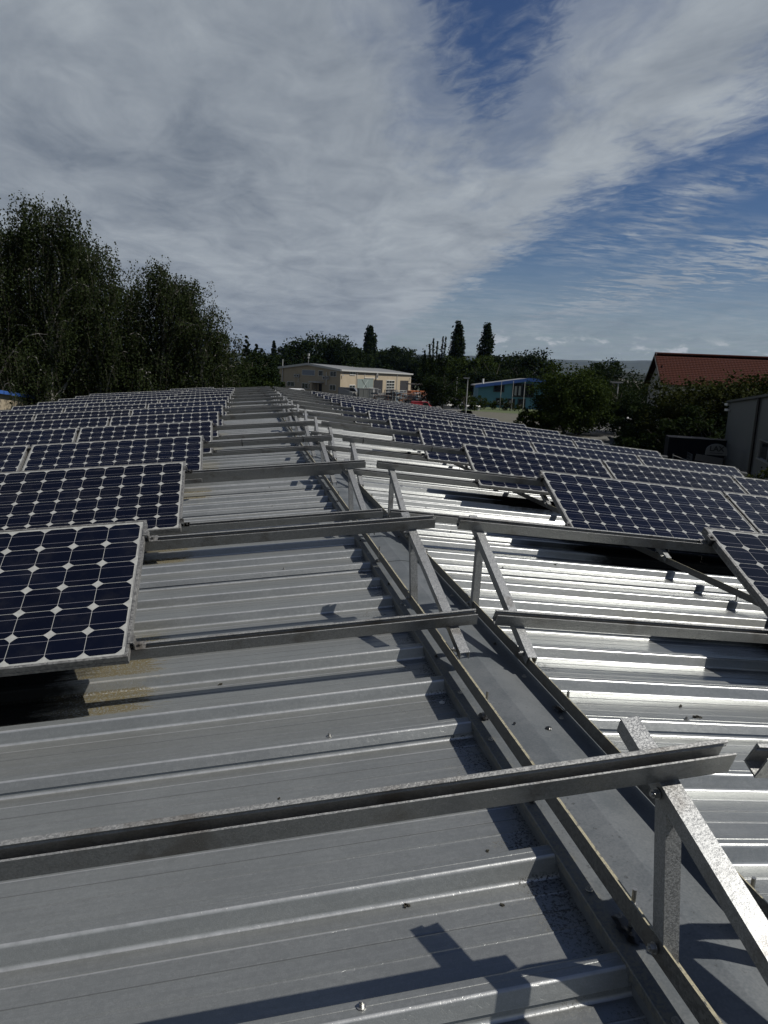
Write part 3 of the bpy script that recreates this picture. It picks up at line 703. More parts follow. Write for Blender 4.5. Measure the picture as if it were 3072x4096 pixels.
for side in 'LR':
    for r_ in range(0, 13):
        if side == 'R' and r_ == 12: continue
        O, e, up, N = fr(side, r_)
        rj = random.Random(100*r_+(side == 'L'))
        for c in range(3):
            if r_ == 12 and c != 1: continue
            a_in = (AL if side == 'L' else AR) + c*(PW+0.020) + rj.uniform(-.004, .004)
            if r_ == 12: a_in = AL+0.80
            ex = -e if side == 'L' else e
            orig = O + e*(a_in + (PW if side == 'L' else 0)) - up*PH
            mtx = Matrix.Identity(4); Nn = np.cross(ex, up)
            for i in range(3): mtx[i][0] = ex[i]; mtx[i][1] = up[i]; mtx[i][2] = Nn[i]; mtx[i][3] = orig[i]
            if not used: t = proto; used = True
            else: t = copy_tree(proto)
            t.matrix_world = mtx
            sd = 'left' if side == 'L' else 'right'
            t['label'] = 'solar panel %s of the %s panel row, %s slope' % (colw[c] if r_ != 12 else 'standing alone at the far end', ORD[r_], sd)
            if c in (0, 1) and r_ != 12:          # clamps holding this panel and its neighbour
                for v in ((0.0965, 0.729) if side == 'L' else (0.083, 0.706)):
                    o = link('middle_clamp', MCL, t); o.location = (PW+0.010 if side == 'R' else -0.010, PH-v, 0.0)
            if c == 0 or c == 2:
                for v in ((0.0965, 0.729) if side == 'L' else (0.083, 0.706)):
                    o = link('clamp', CLM, t)
                    inner = (c == 0) == (side == 'R')     # at local x = 0
                    o.location = (0.0 if inner else PW, PH-v, 0.0)
                    if inner: o.rotation_euler = (0, 0, math.pi)

# solar cables looping below the low edge of the nearer right panels
def cable(side, r_, a, L, sag, label):
    O, e, up, N = fr(side, r_); b = MB(); P = []
    for i in range(15):
        q = i/14; P.append(O + e*(a+L*q) - up*(0.60+0.05*math.sin(q*9)) - N*(0.055+sag*4*q*(1-q)))
    for i in range(14): b.bar(P[i], P[i+1], .0032, .0032, 6, caps=(i in (0, 13)))
    tag(b.build('hanging_cable', M_TIE), label, 'cable', 'black cables under the right panels')
for r_ in range(1, 5):
    cable('R', r_, 1.55, 0.55, 0.10, 'black cable sagging below the %s panel row on the right slope, beside the support' % ORD[r_])
    cable('R', r_, 2.9, 0.8, 0.07, 'black cable sagging below the %s panel row on the right slope, farther from the ridge' % ORD[r_])
# cable ties round the rails of the third row
def tie(side, r_, a, v, label):
    O, e, up, N = fr(side, r_); c = O + e*a - up*v - N*(TH+0.025)
    t = MB(); 
    for (du, dn, su, sn) in ((0, 0.0268, 0.041, 0.0018), (0, -0.0268, 0.041, 0.0018), (0.0195, 0, 0.0018, 0.055), (-0.0195, 0, 0.0018, 0.055)):
        Rm = rot_cols(e, up, np.cross(e, up)); t.box(c + up*du + N*dn, 0.007, su, sn, Rm)
    t.box(c - up*0.022, 0.010, 0.006, 0.007, rot_cols(e, up, np.cross(e, up)))
    o = t.build('cable_tie', M_TIE); tag(o, label, 'cable tie', 'cable ties on the rails')
tie('L', 2, 0.93, 0.0965, 'black cable tie round the upper left rail of the third row, farther from the ridge')
tie('L', 2, 0.33, 0.0965, 'black cable tie round the upper left rail of the third row, closer to the ridge')
tie('R', 2, 0.29, 0.083, 'black cable tie round the upper right rail of the third row, closer to the ridge')
tie('R', 2, 1.01, 0.083, 'black cable tie round the upper right rail of the third row, next to the panel')

# ============================================================ surroundings
def leafmat(name, c1, c2, trans=0.38):
    m, w, b = mat(name, c1, 0.85, 0.0, 0.05)
    geo = w.n('ShaderNodeNewGeometry'); rnd = geo.outputs['Random Per Island']
    n = w.noise(geo.outputs['Position'], 0.9, 3.0, 0.6)
    f = w.m('ADD', w.m('MULTIPLY', rnd, 0.6), w.m('MULTIPLY', n, 0.4))
    c = w.mix(w.ss(f, 0.2, 0.85), (*c1, 1), (*c2, 1)); w.put(b.inputs['Base Color'], c)
    tr = w.n('ShaderNodeBsdfTranslucent'); w.put(tr.inputs[0], c)
    ms = w.n('ShaderNodeMixShader'); ms.inputs[0].default_value = trans
    w.put(ms.inputs[1], b.outputs[0]); w.put(ms.inputs[2], tr.outputs[0])
    out = [n_ for n_ in m.node_tree.nodes if n_.type == 'OUTPUT_MATERIAL'][0]
    w.put(out.inputs[0], ms.outputs[0]); return m
L_BIRCH = leafmat('birch_leaf', (0.015, 0.022, 0.009), (0.029, 0.040, 0.014))
L_DARK = leafmat('dark_leaf', (0.006, 0.011, 0.003), (0.014, 0.023, 0.006), 0.3)
L_MID = leafmat('green_leaf', (0.012, 0.020, 0.004), (0.030, 0.045, 0.009), 0.35)
L_OLIVE = leafmat('olive_leaf', (0.010, 0.014, 0.003), (0.026, 0.031, 0.008), 0.3)
L_CONIF = leafmat('conifer_needles', (0.008, 0.014, 0.006), (0.018, 0.026, 0.010), 0.05)
M_BARK = noisy('bark', (0.035, 0.030, 0.024), (0.070, 0.062, 0.050), 6.0, 0.9)
M_BIRCHBARK = noisy('birch_bark', (0.09, 0.085, 0.075), (0.28, 0.27, 0.25), 5.0, 0.8)

def leaves_mesh(name, C, size, aspect=0.6, upbias=0.3, seed=1, hang=False):
    """C: (N,3) leaf centres -> one mesh of N small quads in random directions"""
    g = np.random.default_rng(seed); N = len(C)
    nrm = g.normal(size=(N, 3)); nrm[:, 2] = np.abs(nrm[:, 2])*(1+upbias) ; nrm /= np.linalg.norm(nrm, axis=1)[:, None]
    t = g.normal(size=(N, 3))
    if hang: t = t*0.5 + np.array([0, 0, -1.2])
    t -= (t*nrm).sum(1)[:, None]*nrm; t /= np.linalg.norm(t, axis=1)[:, None]
    s_ = np.cross(nrm, t)
    sz = (size*(0.6+0.8*g.random(N)))[:, None] if np.isscalar(size) else size[:, None]
    A = C - t*sz*0.5; B = C + s_*sz*aspect*0.5; D = C + t*sz*0.5; E_ = C - s_*sz*aspect*0.5
    V = np.stack([A, B, D, E_], 1).reshape(-1, 3)
    me = bpy.data.meshes.new(name); me.vertices.add(4*N); me.vertices.foreach_set('co', V.astype(np.float32).ravel())
    me.loops.add(4*N); me.loops.foreach_set('vertex_index', np.arange(4*N, dtype=np.int32))
    me.polygons.add(N); me.polygons.foreach_set('loop_start', np.arange(0, 4*N, 4, dtype=np.int32))
    try: me.polygons.foreach_set('loop_total', np.full(N, 4, dtype=np.int32))
    except Exception: pass
    me.update(calc_edges=True); me.validate(); return me

def limb(b, P, r0_, r1_, n=6):
    for i in range(len(P)-1):
        ta, tb = i/(len(P)-1), (i+1)/(len(P)-1)
        b.bar(P[i], P[i+1], r0_+(r1_-r0_)*ta, r0_+(r1_-r0_)*tb, n, caps=(i == len(P)-2))

def round_tree(x, y, h, w, label, lm=None, n=5000, leaf=0.35, base=0.12, group=None, seed=1, shape='round', name='broadleaf_tree'):
    """trunk with limbs and a crown built of leaf clumps on an uneven envelope"""
    g = np.random.default_rng(seed); lm = lm or L_DARK
    t = thing(name, (x, y, GZ), label, 'tree', group)
    b = MB(); r = max(0.10, h*0.022)
    trunk = [np.array([0, 0, -0.2])]
    for i in range(1, 6): trunk.append(np.array([g.normal()*0.02*h*i/5, g.normal()*0.02*h*i/5, h*0.8*i/5]))
    limb(b, trunk, r, r*0.25, 8)
    for i in range(9):
        z0 = h*(0.22+0.5*i/9); az = g.random()*6.28; L = w*0.36*(1-0.4*i/9)
        p = [np.array([0, 0, z0]), np.array([math.cos(az)*L*.5, math.sin(az)*L*.5, z0+L*.35]), np.array([math.cos(az)*L, math.sin(az)*L, z0+L*.8])]
        limb(b, p, r*0.4, r*0.1, 5)
    b.build('trunk', M_BARK, t)
    nc = max(30, int(n/90)); C = []
    for i in range(nc):
        if shape == 'poplar':
            zz = g.random()**0.8; rad = w/2*(math.sin(math.pi*min(1, 0.12+0.88*zz))**0.55)*(0.55+0.45*g.random())
            if zz > 0.88: rad *= (1-zz)/0.12*0.6+0.35
            a = g.random()*6.28; c = np.array([math.cos(a)*rad*0.75, math.sin(a)*rad*0.75, h*0.95*(base+(1-base)*zz)]); cr = np.array([w*0.14, w*0.14, w*0.34])
        elif shape == 'cone':
            zz = g.random()**1.4; rad = w/2*(1-zz)*(0.5+0.5*g.random())
            tier = 0.8+0.2*math.cos(zz*38); a = g.random()*6.28
            c = np.array([math.cos(a)*rad*tier, math.sin(a)*rad*tier, h*(base+(1-base)*zz)]); cr = np.array([w*0.09, w*0.09, w*0.05])*(1.15-zz)
        else:
            d = g.normal(size=3); d /= np.linalg.norm(d); d = np.sign(d)*np.abs(d)**0.82; rr = g.random()**0.30
            lump = 0.86+0.20*math.sin(d[0]*4+seed)*math.cos(d[1]*5+seed*2)+0.10*math.sin(d[2]*7+seed*3)
            c = np.array([d[0]*w/2*rr*lump, d[1]*w/2*rr*lump, h*0.965*(base+(1-base)/2) + d[2]*h*(1-base)/2*rr*lump*0.95])
            cr = np.array([1, 1, 0.72])*min(w, h)*0.112*(0.6+0.8*g.random())
        m_ = int(n/nc*(0.6+0.8*g.random()))
        C.append(c + np.clip(g.normal(size=(m_, 3)), -1.7, 1.7)*cr*0.60)
    C = np.concatenate(C); C = C[C[:, 2] > 0.1]
    me = leaves_mesh('crown', C, leaf, 0.7, 0.4, seed+5); me.materials.append(lm); link('crown', me, t)
    return t

def birch(x, y, h, w, label, seed, strands=900, leaf=0.105):
    g = np.random.default_rng(seed)
    t = thing('birch_tree', (x, y, GZ), label, 'tree', 'weeping birches behind the roof')
    b = MB(); r = h*0.012; lean = g.normal(size=2)*0.03*h
    trunk = [np.array([lean[0]*s*s, lean[1]*s*s, h*0.97*s]) for s in np.linspace(0, 1, 9)]; trunk[0][2] = -0.3
    limb(b, trunk, r, 0.015, 8); tips = []
    for i in range(34):
        s = 0.16+0.80*(i/33)**0.9; p0 = np.array([lean[0]*s*s, lean[1]*s*s, h*0.97*s]); az = i*2.4+g.normal()*.4
        reach = w/2*(1.05-0.72*s)*(0.7+0.5*g.random()) + 0.25; rise = reach*(0.9+0.8*g.random())
        rise = min(rise, h-p0[2]-0.05) if s < 0.9 else h-p0[2]
        P = []
        for q in np.linspace(0, 1, 7):
            hor = reach*q; ver = rise*(1-(1-q)**1.8) - reach*0.55*max(0, q-0.6)**1.3
            P.append(p0+np.array([math.cos(az)*hor, math.sin(az)*hor, ver])+g.normal(size=3)*0.04)
        limb(b, P, r*0.38*(1.05-s)+0.012, 0.006, 5)
        for q in range(1, 7): tips.append((P[q], q/6.0, az))
    b.build('trunk', M_BIRCHBARK, t)
    C = []; tw = MB()
    for k in range(strands):
        P, q, az = tips[g.integers(len(tips))]
        p = P + g.normal(size=3)*np.array([0.45, 0.45, 0.30])*(w/6.0)
        L = (0.5+1.9*g.random()*g.random()+0.4)*(h/14.0)*(0.75+0.5*(1-q)); a2 = az+g.normal()*0.8; out = 0.10+0.25*g.random()
        nn = int(L/0.085)+2; s = np.linspace(0, 1, nn)[:, None]
        path = p + np.concatenate([np.cos(a2)*out*np.sqrt(s), np.sin(a2)*out*np.sqrt(s), -L*s + 0.12*np.sin(s*3.1)], 1)
        C.append(path + g.normal(size=(nn, 3))*0.045)
        if k % 5 == 0: limb(tw, [path[0], path[nn//2], path[-1]], 0.006, 0.003, 3)
    for k in range(60):      # fine upright shoots at the top
        P, q, az = tips[-1-g.integers(40)]; nn = 6; s = np.linspace(0, 1, nn)[:, None]
        C.append(P + s*np.array([g.normal()*.2, g.normal()*.2, 0.5*g.random()]) + g.normal(size=(nn, 3))*0.05)
    tw.build('twigs', M_BARK, t)
    C = np.concatenate(C); C = C[C[:, 2] > 0.3]
    me = leaves_mesh('crown', C, leaf, 0.75, 0.2, seed+5, hang=True); me.materials.append(L_BIRCH); link('crown', me, t)
    return t

K = 3072/1659.0
def T(xd, yd, dist): p = at(xd*K, yd*K, dist); return p[0], p[1], p[2]-GZ
# birches: (x, top y in the 1659-wide photo, distance, crown width m, strands, what sets it apart)
BIR = [(-40, 470, 40, 5.5, 1500, 'weeping birch cut by the left picture edge'),
       (8, 436, 43, 5.5, 1500, 'tall loose birch just inside the left picture edge'),
       (92, 428, 41, 5.6, 2000, 'tallest birch with one long arching twig at its top'),
       (160, 492, 45, 5.2, 1500, 'birch filling in right behind the tallest one'),
       (212, 520, 42, 5.0, 1500, 'birch with a round shoulder left of the sky gap'),
       (285, 596, 46, 4.8, 1300, 'thin see-through birch in the dip between two tall groups'),
       (345, 556, 42, 5.2, 1500, 'dense dark birch right of the dip in the tree line'),
       (398, 600, 44, 4.4, 1400, 'birch stepping down right of the dense dark one'),
       (436, 642, 42, 3.8, 1100, 'small birch with twigs arching out to the right'),
       (482, 703, 43, 3.0, 900, 'lowest birch at the right end of the group')]
for i, (xd, yd, dist, w_, st, lab) in enumerate(BIR):
    x, y, h = T(xd, yd, dist); birch(x, y, h-({1: 1.0, 2: 0.6}.get(i, 0.5)), w_, lab, 11+i, int(st*1.15))
# a darker second rank behind and between the birches
for i, (xd, yd, dist, w_, lab) in enumerate(((20, 600, 52, 9, 'dark bushy tree low behind the leftmost birches'), (120, 585, 53, 9, 'dark bushy tree behind the tallest birch'), (245, 650, 52, 9, 'dark bushy tree behind the sky gap'),
                                       (330, 650, 51, 8, 'dark bushy tree behind the dense dark birch'), (420, 705, 52, 7, 'dark bushy tree behind the right end of the birches'), (500, 745, 55, 6, 'dark shrub tree where the birch group ends'), (70, 690, 50, 9, 'dark undergrowth tree at the foot of the tallest birches'), (280, 720, 49, 9, 'dark undergrowth tree at the foot of the middle birches'))):
    x, y, h = T(xd, yd, dist); round_tree(x, y, h, w_, lab, L_DARK, 7000, 0.22, 0.05, 'dark trees behind the birches', 40+i)
# far tree line
FAR = [(532, 722, 150, 7, 'cone', 'dark spruce just right of the birches', L_CONIF), (553, 738, 165, 8, 'cone', 'ragged spruce second from the birches', L_CONIF), (568, 752, 160, 9, 'round', 'low rounded tree beside the two spruces', L_DARK),
       (592, 737, 260, 9, 'cone', 'pointed spruce left of the beige hall', L_CONIF), (620, 746, 290, 20, 'round', 'rounded tree behind the beige hall, left end', L_DARK), (545, 775, 130, 11, 'round', 'broad dark tree filling the gap left of the beige hall', L_DARK), (566, 790, 125, 6, 'round', 'lower dark tree just left of the beige hall', L_DARK),
       (690, 712, 262, 26, 'round', 'biggest round tree behind the beige hall', L_DARK), (655, 745, 255, 18, 'round', 'left shoulder tree of the biggest round tree', L_DARK), (735, 738, 262, 17, 'round', 'right shoulder tree of the biggest round tree', L_DARK), (768, 740, 275, 15, 'round', 'tree between the big round tree and the lone poplar', L_DARK),
       (800, 709, 285, 7.0, 'poplar', 'lone poplar rising behind the middle of the beige hall', L_DARK), (826, 752, 300, 13, 'round', 'small tree right of the lone poplar', L_DARK), (858, 747, 305, 18, 'round', 'round tree behind the right end of the beige hall', L_DARK), (888, 764, 310, 13, 'round', 'low tree past the right end of the beige hall', L_DARK), (912, 772, 300, 14, 'round', 'lowest tree left of the many-stemmed tree', L_DARK),
       (991, 700, 235, 6.4, 'poplar', 'left one of the two tall poplars', L_DARK), (1053, 706, 235, 6.6, 'poplar', 'right one of the two tall poplars', L_DARK), (970, 765, 215, 15, 'round', 'bushy tree at the foot of the left tall poplar', L_MID), (1024, 762, 215, 17, 'round', 'bushy tree between the two tall poplars', L_MID), (1095, 756, 225, 15, 'round', 'round tree right of the two tall poplars', L_DARK),
       (1153, 753, 210, 17, 'round', 'wide tree behind the turquoise house', L_DARK), (1070, 790, 200, 22, 'round', 'dark tree right behind the turquoise house roof', L_DARK), (1130, 800, 195, 18, 'round', 'low dark tree behind the turquoise house roof, right side', L_DARK),
       (1322, 767, 150, 11, 'round', 'dark tree with a pointed top before the hills', L_DARK), (1290, 800, 140, 12, 'round', 'dark tree between the big tree and the pointed one', L_DARK), (1365, 806, 132, 13, 'round', 'dark tree sloping down left of the red roof', L_DARK),
       (1470, 762, 118, 5, 'round', 'tree top peeping over the ridge of the red roof', L_OLIVE), (1640, 756, 115, 6, 'round', 'tree top peeping over the red roof near the picture edge', L_MID)]
for i, (xd, yd, dist, w_, sh, lab, lm) in enumerate(FAR):
    x, y, h = T(xd, yd, dist)
    big = sh == 'round'
    round_tree(x, y, h, w_, lab, lm, 9000 if w_ > 14 else 6500, 0.0031*dist if big else 0.0030*dist, 0.06 if big else 0.05, 'far tree line', 80+i, sh, {'round': 'broadleaf_tree', 'cone': 'spruce_tree', 'poplar': 'poplar_tree'}[sh])
# many-stemmed columnar tree left of the poplars
def spire_tree():
    x, y, h = T(944, 727, 150); t = thing('columnar_tree', (x, y, GZ), 'many-stemmed tree with bare-looking upright spires left of the tall poplars', 'tree'); g = np.random.default_rng(3)
    b = MB(); C = []
    for dx, hh in ((-1.55, .80), (-1.0, .88), (-0.35, 0.97), (0.15, .93), (0.75, .985), (1.15, 1.0), (-1.9, .68), (1.5, .72), (0.4, .75), (-.7, .7)):
        dy = g.normal()*0.6; P = [np.array([dx*0.25, dy*.3, 0]), np.array([dx, dy, h*0.45]), np.array([dx*1.35, dy, h*hh])]; limb(b, P, 0.10, 0.02, 5)
        s = g.random(260)**0.7; pts = P[1] + (P[2]-P[1])*s[:, None]; C.append(pts + g.normal(size=(260, 3))*np.array([.17, .17, .3])*(1.3-s[:, None]))
    low = g.normal(size=(3800, 3))*np.array([1.5, 1.3, h*0.16]) + np.array([0, 0, h*0.36]); C.append(low)
    b.build('trunk', M_BARK, t); C = np.concatenate(C); C = C[C[:, 2] > 0.2]
    me = leaves_mesh('crown', C, 0.36, 0.7, .3, 9); me.materials.append(L_DARK); link('crown', me, t)
spire_tree()
x, y, h = T(960, 800, 140); round_tree(x, y, h, 9, 'dense dark tree under the upright spires', L_DARK, 5000, 0.4, 0.03, None, 301)
x, y, h = T(1005, 842, 136); round_tree(x, y, h, 5.5, 'dark bush by the lamp posts', L_MID, 3000, 0.3, 0.02, None, 302, name='bush')
# the big tree in front of the turquoise house
for (xd, yd, dist, w_, n_, lab, sd) in ((1232, 772, 88, 8.4, 15000, 'large green tree standing before the turquoise house', 310), (1262, 805, 90, 8.0, 10000, 'right half of the tree group before the hills', 312), (1172, 876, 86, 5.4, 7000, 'lower left tree leaning over the meadow', 313)):
    x, y, h = T(xd, yd, dist); round_tree(x, y, h, w_, lab, L_MID, n_, 0.27, 0.0, None, sd)
# dark mass between the lane and the red roof
for i, (xd, yd, dist, w_, lab) in enumerate(((1345, 826, 95, 9, 'black-green tree above the lamp post by the lane'), (1390, 800, 100, 9, 'black-green tree beside the gable of the red-roofed house'), (1400, 862, 82, 8, 'dark bushy tree above the mesh fence'), (1440, 850, 66, 7, 'dark bushy tree below the left end of the red roof'),
                                             (1500, 808, 64, 7.5, 'olive bushy tree before the middle of the red roof'), (1555, 806, 62, 7, 'olive bushy tree under the roof vent'), (1610, 792, 60, 7.5, 'olive bushy tree before the right part of the red roof'), (1668, 796, 58, 7, 'olive bushy tree at the right picture edge'), (1480, 900, 58, 7, 'dark shrub above the parked trailer'), (1410, 905, 68, 6, 'dark shrub behind the mesh fence'), (1545, 880, 56, 7, 'dark shrub left of the grey hall'))):
    x, y, h = T(xd, yd, dist); round_tree(x, y, h, w_, lab, L_OLIVE if 'olive' in lab else L_DARK, 7000, 0.24, 0.02, 'trees and shrubs before the red roof', 330+i)
# shrubs just past the far end of our roof, and behind the right eave
for i, (xd, yd, dist, w_, lab) in enumerate(((528, 800, 48, 3.2, 'leafy shrub with yellowish tips past the far roof end, left one'), (560, 812, 47, 2.6, 'leafy shrub with yellowish tips past the far roof end, right one'), (585, 826, 50, 1.8, 'small yellow-green shrub nearest the white cars'), (512, 815, 46, 3.0, 'dark shrub against the birches past the roof end'))):
    x, y, h = T(xd, yd, dist); round_tree(x, y, h, w_, lab, L_MID, 2600, 0.14, 0.3, 'shrubs past the far end of the roof', 360+i, name='shrub')
for i, (px, py, dist, w_, lab) in enumerate(((2975, 1862, 34, 2.2, 'yellow-green shrub beyond the right panels, left one'), (3045, 1856, 33, 2.2, 'yellow-green shrub beyond the right panels, at the picture edge'))):
    p = at(px, py, dist); round_tree(p[0], p[1], p[2]-GZ, w_, lab, L_OLIVE, 2200, 0.13, 0.2, 'yellow-green shrubs by the right eave', 370+i, name='shrub')

# ------------------------------------------------------------ buildings
M_DKGLASS = mat('dark_window_glass', (0.010, 0.012, 0.015), 0.12, 0.0, 0.5)[0]
M_WHITEF = mat('white_frame', (0.50, 0.50, 0.48), 0.5)[0]
M_BEIGE = noisy('beige_cladding', (0.235, 0.195, 0.135), (0.265, 0.222, 0.158), 0.3, 0.8)
M_GREYR = noisy('grey_roof', (0.10, 0.105, 0.11), (0.14, 0.145, 0.15), 0.4, 0.6, 0.2)
M_TRIM = mat('pale_trim', (0.30, 0.30, 0.29), 0.6)[0]
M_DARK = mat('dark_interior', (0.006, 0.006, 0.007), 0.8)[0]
M_TEAL = noisy('turquoise_wall', (0.075, 0.190, 0.235), (0.085, 0.210, 0.260), 0.4, 0.8)
M_BLUE = mat('blue_trim', (0.03, 0.09, 0.30), 0.5)[0]
M_CREAM = mat('cream_wall', (0.25, 0.24, 0.22), 0.8)[0]
M_GREYW = noisy('dark_grey_cladding', (0.050, 0.055, 0.060), (0.058, 0.063, 0.068), 0.4, 0.55)

class Wall:
    """vertical wall from A to B (plan), seen face on its outer side; places openings where the photo shows them"""
    def __init__(s, A, B, parent):
        s.A = np.array(A[:2]); s.B = np.array(B[:2]); s.e = (s.B-s.A)/np.linalg.norm(s.B-s.A); s.n = np.array([s.e[1], -s.e[0]])
        if s.n@(CAM[:2]-s.A) < 0: s.n = -s.n
        s.p = parent
    def P(s, u, z, out=0.0): q = s.A + s.e*u + s.n*out; return np.array([q[0], q[1], z])
    def rect(s, px0, py0, px1, py1):
        u0, z0 = onwall(px0, (py0+py1)/2, s.A, s.B); u1, _ = onwall(px1, (py0+py1)/2, s.A, s.B); xm = (px0+px1)/2
        _, za = onwall(xm, py0, s.A, s.B); _, zb = onwall(xm, py1, s.A, s.B); return min(u0, u1), max(u0, u1), min(za, zb), max(za, zb)
    def slab(s, b, u0, u1, z0, z1, o0, o1):
        A = [s.P(u0, z0, o0), s.P(u1, z0, o0), s.P(u1, z1, o0), s.P(u0, z1, o0)]; B = [s.P(u0, z0, o1), s.P(u1, z0, o1), s.P(u1, z1, o1), s.P(u0, z1, o1)]
        b.prism(A, B)
    def window(s, px, glass=None, frame=None, mull=1, bars=0, fw_=0.09, name='window', loc=None):
        u0, u1, z0, z1 = px if loc else s.rect(*px); frame = frame or M_WHITEF; O = s.off
        b = MB(); s.slab(b, u0, u1, z0, z1, 0.02, 0.05); g = b.build(name, glass or M_DKGLASS); s.attach(g, s.p)
        b = MB()
        s.slab(b, u0-fw_, u0, z0-fw_, z1+fw_, 0.02, 0.12); s.slab(b, u1, u1+fw_, z0-fw_, z1+fw_, 0.02, 0.12); s.slab(b, u0, u1, z1, z1+fw_, 0.02, 0.12); s.slab(b, u0, u1, z0-fw_, z0, 0.02, 0.18)
        for i in range(1, mull+1): um = u0+(u1-u0)*i/(mull+1); s.slab(b, um-fw_*.4, um+fw_*.4, z0, z1, 0.055, 0.10)
        for i in range(1, bars+1): zm = z0+(z1-z0)*i/(bars+1); s.slab(b, u0, u1, zm-fw_*.4, zm+fw_*.4, 0.103, 0.13)
        f = b.build('frame', frame); f.parent = g
        return g
    off = np.zeros(3)
    def attach(s, o, par): o.parent = par; o.matrix_parent_inverse = Matrix.Translation(-Vector(par.location))
    def part(s, name, m, fn): b = MB(); fn(b); o = b.build(name, m); s.attach(o, s.p); return o

def beige_hall():
    A = at(1117, 1500, 236)[:2]; C = at(1362, 1500, 209)[:2]; Bc = at(1645, 1500, 284)[:2]
    t = thing('industrial_hall', (C[0], C[1], GZ), 'beige two-storey hall with a low grey gabled roof beyond the far roof end', 'hall')
    G = Wall(A, C, t); S = Wall(C, Bc, t); D = Bc + (A-C)
    ze = onwall(1362, 1482, C, Bc)[1]; za = onwall(1240, 1458, A, C)[1]; Lg = np.linalg.norm(C-A); Ls = np.linalg.norm(Bc-C)
    mid = (A+C)/2; midb = (Bc+D)/2
    def walls(b):
        b.poly([(*A, GZ), (*C, GZ), (*C, ze), (*mid, za), (*A, ze)]); b.poly([(*C, GZ), (*Bc, GZ), (*Bc, ze), (*C, ze)])
        b.poly([(*Bc, GZ), (*D, GZ), (*D, ze), (*midb, za), (*Bc, ze)]); b.poly([(*D, GZ), (*A, GZ), (*A, ze), (*D, ze)])
    G.part('wall', M_BEIGE, walls)
    def roof(b):
        o = -S.e*0.7; th = 0.35; ex = (C-A)/Lg*0.5
        for (p, q, p2, q2, dx) in ((C, mid, Bc, midb, ex), (A, mid, D, midb, -ex)):
            a1 = p+o+dx; a2 = p2-o+dx; m1 = q+o; m2 = q2-o
            zl = ze-0.05
            U = [(*a1, zl+th), (*a2, zl+th), (*m2, za+th), (*m1, za+th)]; Lw = [(*a1, zl), (*a2, zl), (*m2, za), (*m1, za)]
            b.prism(Lw, U)
    G.part('roof', M_GREYR, roof)
    def trim(b):
        b2 = b; S.slab(b2, -0.9, Ls+0.7, ze-0.15, ze+0.32, 0.52, 0.62)
        o = -S.e*0.72; ex = (C-A)/Lg*0.5
        for (p, dx) in ((C, ex), (A, -ex)):
            a1 = p+o+dx; m1 = mid+o; n2 = -S.e*0.12
            b2.prism([(*a1, ze-0.25), (*m1, za-0.2), (*m1, za+0.42), (*a1, ze+0.36)], [(*(a1+n2), ze-0.25), (*(m1+n2), za-0.2), (*(m1+n2), za+0.42), (*(a1+n2), ze+0.36)])
    G.part('eave_trim', M_TRIM, trim)
    g = lambda a, b_: (1080+a*.1929, 1430+b_*.1929)
    for r_, kw in (((672, 262, 932, 365), dict(mull=0, glass=mat('blue_grey_blind', (0.10, 0.12, 0.155), 0.5)[0])), ((1015, 275, 1100, 375), dict(mull=0)), ((1255, 290, 1375, 390), dict(mull=1)), ((362, 505, 505, 590), dict(mull=1)), ((670, 535, 790, 640), dict(mull=1)), ((815, 545, 925, 645), dict(mull=1)), ((1248, 572, 1365, 675), dict(mull=1))):
        a, b_ = g(r_[0], r_[1]); c, d_ = g(r_[2], r_[3]); G.window((a, b_, c, d_), **kw)
    a, b_ = g(1015, 545); c, d_ = g(1075, 720); u0, u1, z0, z1 = G.rect(a, b_, c, d_)
    G.part('door', M_DARK, lambda b: G.slab(b, u0, u1, GZ, z1, 0.02, 0.06))
    a, b_ = g(920, 508); c, d_ = g(1120, 522); u0_, u1_, z0_, z1_ = G.rect(a, b_, c, d_)
    G.part('porch_roof', M_TRIM, lambda b: G.slab(b, u0_, u1_, z0_, z1_+0.12, 0.02, 2.2))
    a, b_ = g(935, 525); c, d_ = g(975, 700); uu = G.rect(a, b_, c, d_)
    G.part('porch_screen', M_BEIGE, lambda b: G.slab(b, uu[0], uu[1], GZ, z0_-0.01, 0.4, 1.9))
    def unit(W, px, py, s=0.9):
        u, z = onwall(px, py, W.A, W.B)
        def f(b): W.slab(b, u-s/2, u+s/2, z-s*.45, z+s*.45, 0.08, 0.55)
        o = W.part('air_conditioner', M_TRIM, f)
        b = MB(); c = W.P(u+0.08*s, z, 0.56); nn = np.array([W.n[0], W.n[1], 0]); b.bar(c, c+nn*0.03, s*.30, s*.30, 14); q = b.build('fan', M_DARK); q.parent = o
    for q in ((545, 375), (600, 378), (1140, 420), (1212, 420)): unit(G, *g(*q), 1.05)
    def pipe(W, px, py0, py1, r, m, nm='downpipe'):
        u, z0 = onwall(px, py0, W.A, W.B); _, z1 = onwall(px, py1, W.A, W.B); W.part(nm, m, lambda b: b.bar(W.P(u, z1, 0.25), W.P(u, z0, 0.25), r, r, 8))
    pipe(G, g(280, 0)[0], g(0, 38)[1], g(0, 600)[1], 0.13, M_TRIM, 'flue_pipe'); pipe(G, g(602, 0)[0], g(0, 410)[1], g(0, 505)[1], 0.07, M_WHITEF); pipe(G, g(1185, 0)[0], g(0, 300)[1], g(0, 570)[1], 0.09, M_WHITEF)
    h = lambda a, b_: (1050+a*.42194, 1400+b_*.42194)
    for r_, kw in (((827, 208, 878, 233), dict(mull=1)), ((822, 335, 874, 362), dict(mull=1)), ((1172, 290, 1247, 395), dict(mull=2, bars=3, name='gate_window'))):
        a, b_ = h(r_[0], r_[1]); c, d_ = h(r_[2], r_[3]); S.window((a, b_, c, d_), fw_=0.16, **kw)
